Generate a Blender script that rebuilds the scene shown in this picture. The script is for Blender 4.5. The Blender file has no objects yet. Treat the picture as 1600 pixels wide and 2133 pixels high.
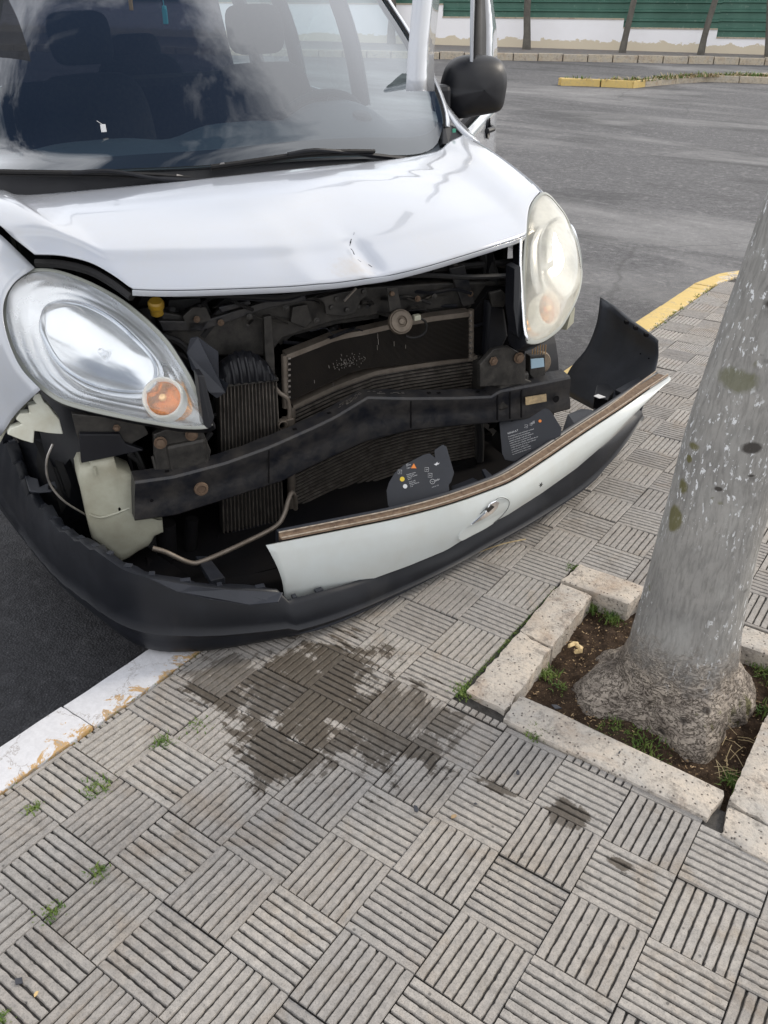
import bpy, math, random
import numpy as np
from mathutils import Vector, Matrix, noise as mnoise
R_ = math.radians
rng = random.Random(7)

# ------------------------------------------------------------------ camera
F = 1782.3
CAM = np.array([0.474005, -1.280244, 1.491286])
RW = np.array([[0.8191524, 0.5734799, 0.0104994], [0.2920023, -0.4011977, -0.8682022], [-0.4936842, 0.7142558, -0.4960995]])
scene = bpy.context.scene
cd = bpy.data.cameras.new('camera'); cam = bpy.data.objects.new('camera', cd); scene.collection.objects.link(cam)
cd.sensor_fit = 'AUTO'; cd.sensor_width = 36; cd.lens = F * 36 / 2133
cd.clip_start = .02; cd.clip_end = 500
m = Matrix([[RW[0][i], -RW[1][i], -RW[2][i]] for i in range(3)]).to_4x4()
m.translation = Vector(CAM); cam.matrix_world = m
scene.camera = cam
scene.render.resolution_x = 768; scene.render.resolution_y = 1024

# ------------------------------------------------------------------ light
rt = np.array([.819, .573]); fw = np.array([-.57, .82])
sd = rt * .92 + fw * .42; sd /= np.linalg.norm(sd)
ELEV = R_(31)
SUN = Vector((sd[0] * math.cos(ELEV), sd[1] * math.cos(ELEV), math.sin(ELEV)))
sl = bpy.data.lights.new('sun', 'SUN'); sl.energy = 1.5; sl.angle = R_(11); sl.color = (1, .90, .76)
so = bpy.data.objects.new('sun', sl); scene.collection.objects.link(so)
so.rotation_euler = SUN.to_track_quat('Z', 'Y').to_euler(); so.location = (3, 3, 8)
world = bpy.data.worlds.new('World'); scene.world = world; world.use_nodes = True
wt = world.node_tree; wt.nodes.clear()
def wn(t, **k):
    n = wt.nodes.new(t)
    for a, b in k.items(): setattr(n, a, b)
    return n
sky = wn('ShaderNodeTexSky', sky_type='NISHITA'); sky.sun_disc = False
sky.sun_elevation = ELEV; sky.sun_rotation = math.atan2(SUN.x, SUN.y)
sky.air_density = 1.0; sky.dust_density = 1.2; sky.ozone_density = 1.5
tc = wn('ShaderNodeTexCoord'); mp = wn('ShaderNodeMapping'); mp.inputs['Scale'].default_value = (1, 1, 1.7); mp.inputs['Location'].default_value = (3.1, .4, .2)
nz = wn('ShaderNodeTexNoise'); nz.inputs['Scale'].default_value = 1.9; nz.inputs['Detail'].default_value = 9; nz.inputs['Roughness'].default_value = .64; nz.inputs['Distortion'].default_value = .35
cr = wn('ShaderNodeValToRGB'); cr.color_ramp.elements[0].position = .44; cr.color_ramp.elements[1].position = .64
mx = wn('ShaderNodeMixRGB'); mx.inputs[2].default_value = (15.5, 15.7, 16.3, 1)
sxz = wn('ShaderNodeSeparateXYZ'); hb_ = wn('ShaderNodeMath', operation='MULTIPLY_ADD'); hb_.inputs[1].default_value = -1.4; hb_.inputs[2].default_value = 1.345; sm_ = wn('ShaderNodeMath', operation='ADD')   # cloud banks towards the horizon, a clear gap overhead
bg = wn('ShaderNodeBackground'); bg.inputs['Strength'].default_value = .06
wo = wn('ShaderNodeOutputWorld')
L = wt.links.new
L(tc.outputs['Generated'], mp.inputs[0]); L(mp.outputs[0], nz.inputs['Vector']); L(tc.outputs['Generated'], sxz.inputs[0]); L(sxz.outputs['Z'], hb_.inputs[0]); L(hb_.outputs[0], sm_.inputs[0]); L(nz.outputs['Fac'], sm_.inputs[1]); dt_ = wn('ShaderNodeVectorMath', operation='DOT_PRODUCT'); dt_.inputs[1].default_value = (.19, .29, 0); sm2 = wn('ShaderNodeMath', operation='ADD')
L(tc.outputs['Generated'], dt_.inputs[0]); L(dt_.outputs['Value'], sm2.inputs[0]); L(sm_.outputs[0], sm2.inputs[1]); L(sm2.outputs[0], cr.inputs[0])
L(cr.outputs[0], mx.inputs[0]); L(sky.outputs[0], mx.inputs[1]); L(mx.outputs[0], bg.inputs[0]); L(bg.outputs[0], wo.inputs[0])
scene.view_settings.view_transform = 'Standard'; scene.view_settings.look = 'None'
scene.view_settings.exposure = 0.72; scene.view_settings.gamma = 1
try: scene.view_settings.use_curve_mapping = False
except Exception: pass
scene.render.engine = 'CYCLES'
scene.cycles.max_bounces = 10; scene.cycles.transparent_max_bounces = 24

# ------------------------------------------------------------------ geometry of the place
def ray(u, v): return RW.T @ np.array([(u - 800) / F, (v - 1066.5) / F, 1.])
def bp(u, v, z=None, x=None, y=None):
    r = ray(u, v)
    k = (z - CAM[2]) / r[2] if z is not None else (x - CAM[0]) / r[0] if x is not None else (y - CAM[1]) / r[1]
    return CAM + k * r
def hit(u, v, P, n):
    r = ray(u, v); P = np.array(P, float); n = np.array(n, float)
    return CAM + r * ((P - CAM) @ n / (r @ n))
FH = np.array([-.5686, .8226])
def gz(x, y):
    q = (x - CAM[0]) * FH[0] + (y - CAM[1]) * FH[1] - 6.0
    if q <= 0: return -.12
    return -.12 + .047 * q * q / (q + 1.0)
def onroad(u, v, dz=0.):
    r = ray(u, v); k = .5
    lo, hi = .5, 400.
    k = 1.
    while k < 120:
        p = CAM + r * k
        if p[2] < gz(p[0], p[1]) + dz: break
        k *= 1.02
    lo = k / 1.02; hi = k
    for _ in range(30):
        k = (lo + hi) / 2; p = CAM + r * k
        if p[2] < gz(p[0], p[1]) + dz: hi = k
        else: lo = k
    return CAM + r * hi
# van frame: s = to the right in the picture, d = towards the van's tail, h = up
VO = np.array([-.74, .547, -.07]); YAW, ROLL, PIT = 1.0227, .0458, .031
def _vm():
    c, s = math.cos(YAW), math.sin(YAW); B = np.array([[c, -s, 0], [s, c, 0], [0, 0, 1]])
    cr_, sr = math.cos(ROLL), math.sin(ROLL); A = np.array([[cr_, 0, -sr], [0, 1, 0], [sr, 0, cr_]])
    cp_, sp = math.cos(PIT), math.sin(PIT); D = np.array([[1, 0, 0], [0, cp_, -sp], [0, sp, cp_]])
    return B @ A @ D
VM = _vm(); CC = VM.T @ (CAM - VO)
def V(u, v, s=None, d=None, h=None):
    r = VM.T @ ray(u, v)
    i, t = (0, s) if s is not None else (1, d) if d is not None else (2, h)
    return CC + r * ((t - CC[i]) / r[i])
def Vp(u, v, P, n):
    r = VM.T @ ray(u, v); P = np.array(P, float); n = np.array(n, float)
    return CC + r * ((P - CC) @ n / (r @ n))
def w2v(p): return VM.T @ (np.array(p) - VO)
def v2w(p): return VO + VM @ np.array(p)
VMAT = Matrix([list(VM[i]) + [VO[i]] for i in range(3)] + [[0, 0, 0, 1]])

# ------------------------------------------------------------------ materials
def mat(name): 
    M_ = bpy.data.materials.new(name); M_.use_nodes = True; nt = M_.node_tree; nt.nodes.clear(); return M_, nt
class NT:
    def __init__(s, name): s.m, s.t = mat(name)
    def n(s, ty, ins=None, **k):
        x = s.t.nodes.new(ty)
        for a, b in k.items(): setattr(x, a, b)
        for a, b in (ins or {}).items():
            if isinstance(b, tuple) and len(b) == 2 and hasattr(b[0], 'outputs'): s.t.links.new(b[0].outputs[b[1]], x.inputs[a])
            elif hasattr(b, 'outputs'): s.t.links.new(b.outputs[0], x.inputs[a])
            else:
                try: x.inputs[a].default_value = b
                except Exception: x.inputs[a].default_value = (b[0], b[1], b[2], 1) if len(b) == 3 else b
        return x
    def ramp(s, fac, els):
        x = s.n('ShaderNodeValToRGB', {0: fac}); r = x.color_ramp
        while len(r.elements) < len(els): r.elements.new(.5)
        for e, (p, c) in zip(r.elements, els): e.position = p; e.color = (c, c, c, 1) if not isinstance(c, tuple) else (*c, 1)
        return x
    def mix(s, f, a, b, blend='MIX'):
        a = (*a, 1) if isinstance(a, tuple) and len(a) == 3 and not hasattr(a[0], 'outputs') else a
        b = (*b, 1) if isinstance(b, tuple) and len(b) == 3 and not hasattr(b[0], 'outputs') else b
        return s.n('ShaderNodeMixRGB', {0: f, 1: a, 2: b}, blend_type=blend)
    def math(s, op, a, b=0.): return s.n('ShaderNodeMath', {0: a, 1: b}, operation=op)
    def pos(s): return (s.n('ShaderNodeNewGeometry'), 'Position')
    def obj(s): return (s.n('ShaderNodeTexCoord'), 'Object')
    def noise(s, vec, scale, detail=4, rough=.55, dist=0., sc=None):
        if sc: vec = s.n('ShaderNodeMapping', {0: vec, 'Scale': sc})
        return s.n('ShaderNodeTexNoise', {'Vector': vec, 'Scale': scale, 'Detail': detail, 'Roughness': rough, 'Distortion': dist})
    def vor(s, vec, scale, feature='F1', rnd=1.): return s.n('ShaderNodeTexVoronoi', {'Vector': vec, 'Scale': scale, 'Randomness': rnd}, feature=feature)
    def bump(s, h, strength=.3, dist=.01, normal=None):
        i = {'Height': h, 'Strength': strength, 'Distance': dist}
        if normal: i['Normal'] = normal
        return s.n('ShaderNodeBump', i)
    def bsdf(s, col, rough=.5, metal=0., spec=.5, normal=None, coat=0., coatr=.03, trans=0., ior=1.5, out=True, **ex):
        i = {'Base Color': (*col, 1) if isinstance(col, tuple) and len(col) == 3 else col, 'Roughness': rough, 'Metallic': metal, 'Specular IOR Level': spec,
             'Coat Weight': coat, 'Coat Roughness': coatr, 'Transmission Weight': trans, 'IOR': ior}
        if normal: i['Normal'] = normal
        i.update(ex)
        b = s.n('ShaderNodeBsdfPrincipled', i)
        if out: s.out(b)
        return b
    def out(s, b): s.n('ShaderNodeOutputMaterial', {'Surface': b}); return s.m
    def ell(s, vec, c, r, dist_noise=None, amt=.1):
        """distance field: <1 inside an ellipse-like blot"""
        v = s.n('ShaderNodeVectorMath', {0: vec, 1: c}, operation='SUBTRACT')
        v = s.n('ShaderNodeVectorMath', {0: v, 1: (1 / r[0], 1 / r[1], 1 / r[2])}, operation='MULTIPLY')
        l = s.n('ShaderNodeVectorMath', {0: v}, operation='LENGTH')
        o = s.math('ADD', (l, 'Value'), 0.)
        return o

def simple(name, col, rough=.5, metal=0., spec=.5, dirt=0., dirtcol=(.12, .09, .06), nscale=30, bump=0., coat=0.):
    t = NT(name); v = t.obj(); nn = t.noise(v, nscale, 6, .65)
    c = t.mix(t.ramp(nn, [(.35, 0.), (.7, dirt)]), col, dirtcol)
    n2 = t.noise(v, nscale * 4, 3)
    r = t.math('ADD', t.math('MULTIPLY', nn, .3), rough - .12)
    t.bsdf(c, r, metal, spec, t.bump(n2, bump, .002) if bump else None, coat)
    return t.m

MT = {}
def paint(name, col, scuff=False):
    t = NT(name); v = t.obj()
    n1 = t.noise(v, 3, 5, .6); n2 = t.noise(v, 60, 4, .6)
    dirt = t.math('MULTIPLY', t.ramp(n1, [(.42, .03), (.72, .45)]), n2)
    c = t.mix(dirt, col, (.45, .42, .36))
    # fine dust specks
    sp = t.vor(v, 190); c = t.mix(t.math('MULTIPLY', t.ramp((sp, 'Distance'), [(.05, .55), (.13, 0.)]), t.ramp(t.noise(v, 9), [(.52, 0.), (.7, 1.)])), c, (.3, .28, .25))
    rough = t.math('ADD', t.math('MULTIPLY', n1, .12), .16)
    if scuff:
        pc = V(738, 505, d=.29); e = t.ell(v, tuple(pc), (.016, .05, .08)); e = t.math('ADD', e, t.math('MULTIPLY', t.noise(v, 70, 5, .8, 1.), 1.8))
        c = t.mix(t.ramp(e, [(.0, 0.95), (1.32, .95), (1.45, 0.)]), c, (.05, .045, .045))
        e2 = t.ell(v, tuple(V(735, 560, d=.24)), (.13, .10, .10)); e2 = t.math('ADD', e2, t.math('MULTIPLY', n2, .9))
        c = t.mix(t.ramp(e2, [(.5, .35), (1.35, 0.)]), c, (.42, .33, .22))
    t.bsdf(c, rough, 0, .5, t.bump(t.noise(v, 7, 2), .02, .01), coat=.9, coatr=.035)
    return t.m
MT['paint'] = paint('white_paint', (.45, .475, .52))
MT['hoodpaint'] = paint('white_hood_paint', (.44, .465, .515), True)
MT['strip'] = simple('white_panel_paint', (.47, .50, .49), .32, dirt=.25, dirtcol=(.36, .33, .27), nscale=11, coat=.4)
def plastic(name, col, bump=.25):
    t = NT(name); v = t.obj(); n = t.noise(v, 5, 6, .65, .4); n2 = t.noise(v, 900, 2)
    st = t.noise(v, 6, 5, .6, .6, sc=(1, 1, .25))
    c = t.mix(t.ramp(n, [(.45, 0.), (.75, .5)]), col, tuple(min(1, x * 2.2 + .004) for x in col))
    c = t.mix(t.ramp(st, [(.57, 0.), (.75, .22)]), c, (.06, .056, .05))
    spk = t.vor(v, 55); c = t.mix(t.math('MULTIPLY', t.ramp((spk, 'Distance'), [(.06, .7), (.14, 0.)]), t.ramp(t.noise(v, 5), [(.5, 0.), (.6, 1.)])), c, (.005, .005, .007))
    t.bsdf(c, t.math('ADD', t.math('MULTIPLY', n, .3), .30), 0, .34, t.bump(n2, bump, .0006))
    return t.m
MT['bumper'] = plastic('black_bumper_plastic', (.005, .006, .009))
MT['plastic'] = plastic('black_plastic', (.007, .0075, .010))
MT['wingp'] = plastic('lit_wing_plastic', (.045, .049, .058))  # bumper plastic made paler: light on the wing's inner face put into colour
MT['guide'] = plastic('grey_black_plastic', (.018, .020, .026), .15)
MT['void'] = simple('shade_and_mark_black', (.004, .004, .005), .85, spec=.1, dirt=.5, dirtcol=(.012, .010, .009), nscale=9)  # near black: paints in the shade of bay and holes, also chips and flecks
MT['steel'] = simple('painted_dark_steel', (.009, .010, .014), .42, .0, .45, dirt=.75, dirtcol=(.050, .045, .040), nscale=17, bump=.5)
MT['darkmetal'] = simple('grimy_metal', (.020, .019, .018), .5, .4, .5, dirt=.7, dirtcol=(.072, .066, .058), nscale=26, bump=.3)
MT['bare'] = simple('bare_metal', (.42, .40, .38), .35, .9, dirt=.5, dirtcol=(.18, .14, .1), nscale=25)
MT['rust'] = simple('rusty_bolt', (.14, .095, .062), .7, .3, dirt=.8, dirtcol=(.10, .06, .04), nscale=60, bump=.4)
MT['rubber'] = simple('rubber', (.007, .007, .008), .6, spec=.35, dirt=.5, dirtcol=(.022, .020, .018), nscale=20)
MT['chrome'] = simple('chrome', (.86, .87, .9), .12, 1., dirt=.2, dirtcol=(.5, .5, .5), nscale=10)
MT['silver'] = simple('lamp_silver', (.82, .84, .88), .24, .82, dirt=.2, dirtcol=(.6, .6, .58), nscale=6)
MT['alu'] = simple('dusty_aluminium', (.21, .18, .15), .5, .55, dirt=.6, dirtcol=(.07, .052, .036), nscale=18, bump=.2)
MT['cream'] = simple('aged_white_plastic', (.40, .40, .32), .42, dirt=.75, dirtcol=(.22, .20, .14), nscale=7, bump=.05)
MT['white_foam'] = simple('white_bracket_plastic', (.68, .69, .60), .5, dirt=.5, dirtcol=(.42, .38, .26), nscale=15, bump=.1)
MT['brown'] = simple('dirty_foam_strip', (.10, .062, .04), .85, dirt=.85, dirtcol=(.25, .18, .12), nscale=60, bump=.5)
MT['yellowcap'] = simple('yellow_cap', (.42, .25, .02), .4, dirt=.4, nscale=20)
MT['inkwhite'] = simple('white_print', (.62, .62, .62), .6)
MT['inkorange'] = simple('orange_print', (.75, .22, .03), .5)
MT['inkyellow'] = simple('yellow_print', (.7, .5, .03), .5)
MT['inkblue'] = simple('blue_label', (.30, .42, .50), .5)
MT['inkbeige'] = simple('beige_label', (.48, .36, .20), .6, dirt=.7, dirtcol=(.1, .08, .06), nscale=60)
MT['seat'] = simple('seat_cloth', (.004, .0045, .007), .9, spec=.2, nscale=60, dirt=.2)
MT['dash'] = simple('dashboard_plastic', (.060, .072, .085), .6, nscale=40, dirt=.15, dirtcol=(.10, .1, .1))
MT['liner'] = simple('cabin_liner', (.02, .021, .025), .85, spec=.2)
MT['teal'] = simple('teal_card', (.12, .50, .55), .5)
MT['amber'] = simple('amber_card', (.75, .35, .10), .5)

def glassy(name, tint, refl=1.0, haze=0., hazecol=(.8, .8, .6), ior=1.5, hn=None, film=0.):
    t = NT(name); gg = t.n('ShaderNodeNewGeometry'); fr = t.n('ShaderNodeFresnel', {'IOR': t.math('ADD', t.math('MULTIPLY', (gg, 'Backfacing'), 1 / ior - ior), ior)})
    tr = t.n('ShaderNodeBsdfTransparent', {0: (*tint, 1)}); gl = t.n('ShaderNodeBsdfGlossy', {'Roughness': .015, 0: (.95, .97, 1, 1)})
    v = t.obj(); base = tr
    if haze:
        df = t.n('ShaderNodeBsdfDiffuse', {0: (*hazecol, 1)}); tl = t.n('ShaderNodeBsdfTranslucent', {0: (*hazecol, 1)})
        d2 = t.n('ShaderNodeMixShader', {0: .4, 1: df, 2: tl})
        f = t.math('MULTIPLY', t.ramp(t.noise(v, hn or 6, 5, .6), [(.3, .35), (.75, 1.)]), haze)
        base = t.n('ShaderNodeMixShader', {0: f, 1: tr, 2: d2})
    fac = t.math('MULTIPLY', fr, refl)
    if film: fac = t.math('ADD', fac, film)
    t.out(t.n('ShaderNodeMixShader', {0: fac, 1: base, 2: gl}))
    return t.m
MT['wglass'] = glassy('windshield_glass', (.47, .57, .60), 3.0, .010, (.6, .6, .55), 1.52, 3, .0)
MT['sglass'] = glassy('dark_side_glass', (.045, .05, .06), 1.0)  # tint invented for the left windows, shutting light out of the cabin
MT['cglass'] = glassy('clear_side_glass', (.72, .80, .80), 1.0)
MT['rglass'] = glassy('rear_glass', (.085, .075, .09), 1.0)  # rear tint invented too, so the cabin stays dark
MT['lensL'] = glassy('headlight_lens', (.97, .97, .96), 1.4, .20, (.84, .85, .78), 1.5, 4)
MT['ringwhite'] = simple('white_ring', (.85, .86, .82), .35)
MT['lensrim'] = simple('lens_edge', (.30, .31, .28), .3)
MT['bowl'] = simple('bowl_chrome', (.80, .83, .88), .16, 1., dirt=.1, dirtcol=(.6, .6, .6), nscale=10)
MT['lensR'] = glassy('yellowed_headlight_lens', (.98, .95, .88), 1.0, .74, (.93, .90, .78), 1.5, 5)
MT['orange'] = glassy('orange_lens', (1.0, .50, .16), 1.0, .42, (1.0, .48, .15), 1.5, 30)
MT['bulb'] = (lambda t: t.bsdf((.95, .62, .30), .2, .3) and t.m)(NT('bulb_amber'))

# pavement tile
STAINS = [((640, 1440), .20, .17), ((450, 1430), .12, .06), ((900, 1500), .12, .05), ((700, 1370), .14, .04), ((790, 1500), .16, .13), ((600, 1560), .13, .10), ((470, 1410), .10, .07), ((880, 1560), .07, .06), ((1180, 1700), .045, .03), ((1040, 1640), .05, .015), ((1290, 1800), .035, .012)]
def tilemat(name, dirty):
    t = NT(name); p = t.pos(); oi = t.n('ShaderNodeObjectInfo')
    n1 = t.noise(p, 2.2, 5, .6); n2 = t.noise(p, 55, 5, .7); n3 = t.noise(p, 350, 3, .6)
    base = t.mix((oi, 'Random'), (.30, .286, .274), (.42, .40, .375))
    base = t.mix(t.ramp(n1, [(.3, 0.), (.7, 1.)]), base, t.mix(.5, base, (.40, .345, .28)))
    base = t.mix(t.ramp(n2, [(.35, .5), (.65, 0.)]), base, (.16, .155, .15))
    base = t.mix(t.ramp(n3, [(.38, .4), (.5, 0.)]), base, (.12, .115, .11))
    base = t.mix(t.ramp(t.noise(p, 7, 6, .75, .6), [(.30, .55), (.48, 0.)]), base, t.mix(1., base, (.58, .55, .52), 'MULTIPLY'))
    spt = t.vor(p, 22); base = t.mix(t.ramp((spt, 'Distance'), [(.05, .8), (.085, 0.)]), base, (.09, .085, .08))
    if dirty: base = t.mix(t.ramp(n2, [(.3, .75), (.7, .98)]), base, (.012, .011, .010))
    # wet patches left under the bumper: a real spill, world-anchored
    wn_ = t.noise(p, 9, 6, .65, .8, sc=(1, 1, .2)); wf = t.noise(p, 28, 5, .7, .5)
    tot = None
    sA = t.noise(p, 42, 5, .7, .3, sc=(1, .20, .2)); sB = t.noise(p, 42, 5, .7, .3, sc=(.20, 1, .2))
    for (uv, r, r2) in STAINS:
        c = bp(*uv, z=0); e = t.ell(p, tuple(c), (r, r2 * 1.3, 3.))
        tot = e if tot is None else t.math('MINIMUM', tot, e)
    nn_ = t.math('ADD', t.math('MULTIPLY', wn_, 2.2), t.math('MULTIPLY', t.mix((oi, 'Random'), (sA, 'Fac'), (sB, 'Fac')), 3.6))
    tot = t.math('ADD', t.math('ADD', tot, nn_), -2.95)
    wet = t.math('MULTIPLY', t.ramp(tot, [(.72, .95), (.93, 0.)]), t.ramp(t.math('ADD', t.math('MULTIPLY', (oi, 'Random'), .5), t.math('MULTIPLY', wf, .5)), [(.2, .6), (.5, 1.)]))
    col = t.mix(wet, base, t.mix(1., base, (.24, .21, .175), 'MULTIPLY'))
    # brownish oil traces
    of = t.ramp(t.noise(p, 5.5, 5, .65, 1.2), [(.54, 0.), (.70, .38)])
    col = t.mix(of, col, t.mix(1., col, (.72, .58, .42), 'MULTIPLY'))
    rough = t.mix(wet, (.85, .85, .85), (.42, .42, .42))
    b1 = t.bump(n2, .8, .0025); b2 = t.bump(n3, .6, .001, b1)
    t.bsdf(col, rough, 0, .35, b2)
    return t.m
MT['tile'] = tilemat('ribbed_tile_concrete', False); MT['groove'] = tilemat('tile_groove_dirt', True)

def asphalt():
    t = NT('asphalt'); p = t.pos()
    a = t.vor(p, 140); n = t.noise(p, 260, 3, .7); pr_ = t.n('ShaderNodeMapping', {0: p, 'Rotation': (0, 0, -.61), 'Scale': (.38, 1.25, 1)}); big = t.noise(pr_, .42, 6, .62, .9); big2 = t.noise(p, 1.1, 5, .6, .6)
    c = t.mix(t.ramp((a, 'Distance'), [(.1, 0.), (.8, 1.)]), (.105, .105, .106), (.05, .05, .053))
    c = t.mix(t.ramp(n, [(.42, .6), (.55, 0.)]), c, (.028, .028, .03)); c = t.mix(t.ramp(t.noise(p, 26, 5, .75), [(.36, .7), (.54, 0.)]), c, (.024, .024, .026)); c = t.mix(t.ramp(t.noise(p, 14, 5, .75, .3), [(.52, 0.), (.7, .5)]), c, (.17, .168, .165))
    wsp = t.vor(p, 75); c = t.mix(t.ramp((wsp, 'Distance'), [(.08, .8), (.14, 0.)]), c, (.26, .25, .24))
    # pale dried dust washes, only out on the open road
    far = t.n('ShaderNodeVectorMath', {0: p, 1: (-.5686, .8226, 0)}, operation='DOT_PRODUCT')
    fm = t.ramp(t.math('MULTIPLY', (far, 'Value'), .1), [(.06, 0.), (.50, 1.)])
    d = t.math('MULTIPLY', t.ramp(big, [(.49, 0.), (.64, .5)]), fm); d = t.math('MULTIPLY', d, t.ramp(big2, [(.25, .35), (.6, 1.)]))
    c = t.mix(fm, t.mix(1., c, (.42, .42, .46), 'MULTIPLY'), t.mix(1., c, (1.60, 1.58, 1.58), 'MULTIPLY'))  # near asphalt darker: its own black tone plus some van shade painted in
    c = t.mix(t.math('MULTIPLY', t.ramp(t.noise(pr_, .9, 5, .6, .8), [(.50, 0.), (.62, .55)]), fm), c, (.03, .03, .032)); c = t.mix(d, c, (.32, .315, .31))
    cn = t.noise(p, 1.3, 3, .5, 0.); cv = t.vor(t.mix(.25, p, (cn, 'Color')), .55, 'DISTANCE_TO_EDGE')
    c = t.mix(t.ramp((cv, 'Distance'), [(.002, .45), (.006, 0.)]), c, (.04, .04, .04))
    t.bsdf(c, .8, 0, .4, t.bump((a, 'Distance'), .5, .004, t.bump(n, .4, .002)))
    return t.m
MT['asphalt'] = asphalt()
def stone(name, col, col2, speck=.5, scale=1.):
    t = NT(name); p = t.pos(); n = t.noise(p, 7 * scale, 6, .65, .5); n2 = t.noise(p, 90, 5, .7); v = t.vor(p, 75); v2 = t.vor(p, 160)
    c = t.mix(t.ramp(n, [(.35, 0.), (.68, 1.)]), col, col2)
    c = t.mix(t.ramp(n2, [(.33, .6), (.5, 0.)]), c, tuple(x * .55 for x in col))
    c = t.mix(t.math('MULTIPLY', t.ramp((v, 'Distance'), [(.10, 1.), (.2, 0.)]), speck), c, (.05, .04, .035))
    h = t.math('SUBTRACT', n2, t.ramp((v, 'Distance'), [(.10, .6), (.25, 0.)]))
    st_ = t.noise(p, 4.5, 5, .7, 1.); c = t.mix(t.ramp(st_, [(.5, 0.), (.68, .55)]), c, (.30, .20, .13)); c = t.mix(t.ramp(t.noise(p, 21, 5, .8), [(.36, .55), (.48, 0.)]), c, (.11, .10, .09))
    t.bsdf(c, .85, 0, .3, t.bump(h, .9, .005)); return t.m
MT['pitstone'] = stone('pit_kerb_stone', (.44, .41, .37), (.58, .50, .41), .9)
MT['farstone'] = stone('far_kerb_stone', (.42, .38, .32), (.50, .42, .30), .4)
MT['concrete'] = stone('pavement_concrete', (.20, .19, .18), (.25, .235, .22), .4)
def kerbpaint(name, top, under, ph):
    t = NT(name); p = t.pos(); n = t.noise(p, 13, 7, .7, .9); n2 = t.noise(p, 70, 5, .7); c0 = t.mix(t.ramp(n2, [(.35, .0), (.6, .35)]), top, tuple(x * .7 for x in top))
    sx = t.n('ShaderNodeSeparateXYZ', {0: p}); edge = t.ramp(t.math('ADD', (sx, 'X'), 1.10), [(.05, 0.), (.13, .28)])
    k = t.ramp(t.math('ADD', t.math('ADD', n, edge), ph), [(.66, 0.), (.69, 1.)])
    k2 = t.ramp(t.math('ADD', t.math('ADD', n, edge), ph), [(.72, 0.), (.77, 1.)])
    c = t.mix(k, c0, under); c = t.mix(k2, c, (.34, .29, .24))
    cr_ = t.ramp((t.vor(t.mix(.15, p, (n, 'Color')), 7, 'DISTANCE_TO_EDGE'), 'Distance'), [(.004, .8), (.015, 0.)])
    c = t.mix(cr_, c, (.25, .22, .2))
    t.bsdf(c, .7, 0, .4, t.bump(n, .5, .006, t.bump(n2, .4, .002))); return t.m
MT['whitekerb'] = kerbpaint('white_kerb_paint', (.60, .60, .62), (.44, .28, .12), -.035)
MT['yellowkerb'] = kerbpaint('yellow_kerb_paint', (.62, .45, .16), (.58, .50, .36), -.10)
def soil():
    t = NT('soil'); p = t.pos(); n = t.noise(p, 40, 8, .75); v = t.vor(p, 110)
    c = t.mix(t.ramp(n, [(.35, 0.), (.65, 1.)]), (.022, .014, .009), (.085, .055, .035))
    c = t.mix(t.ramp((v, 'Distance'), [(.1, .8), (.25, 0.)]), c, (.20, .14, .08))
    t.bsdf(c, .95, 0, .2, t.bump(n, 1., .01)); return t.m
MT['soil'] = soil()
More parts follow.
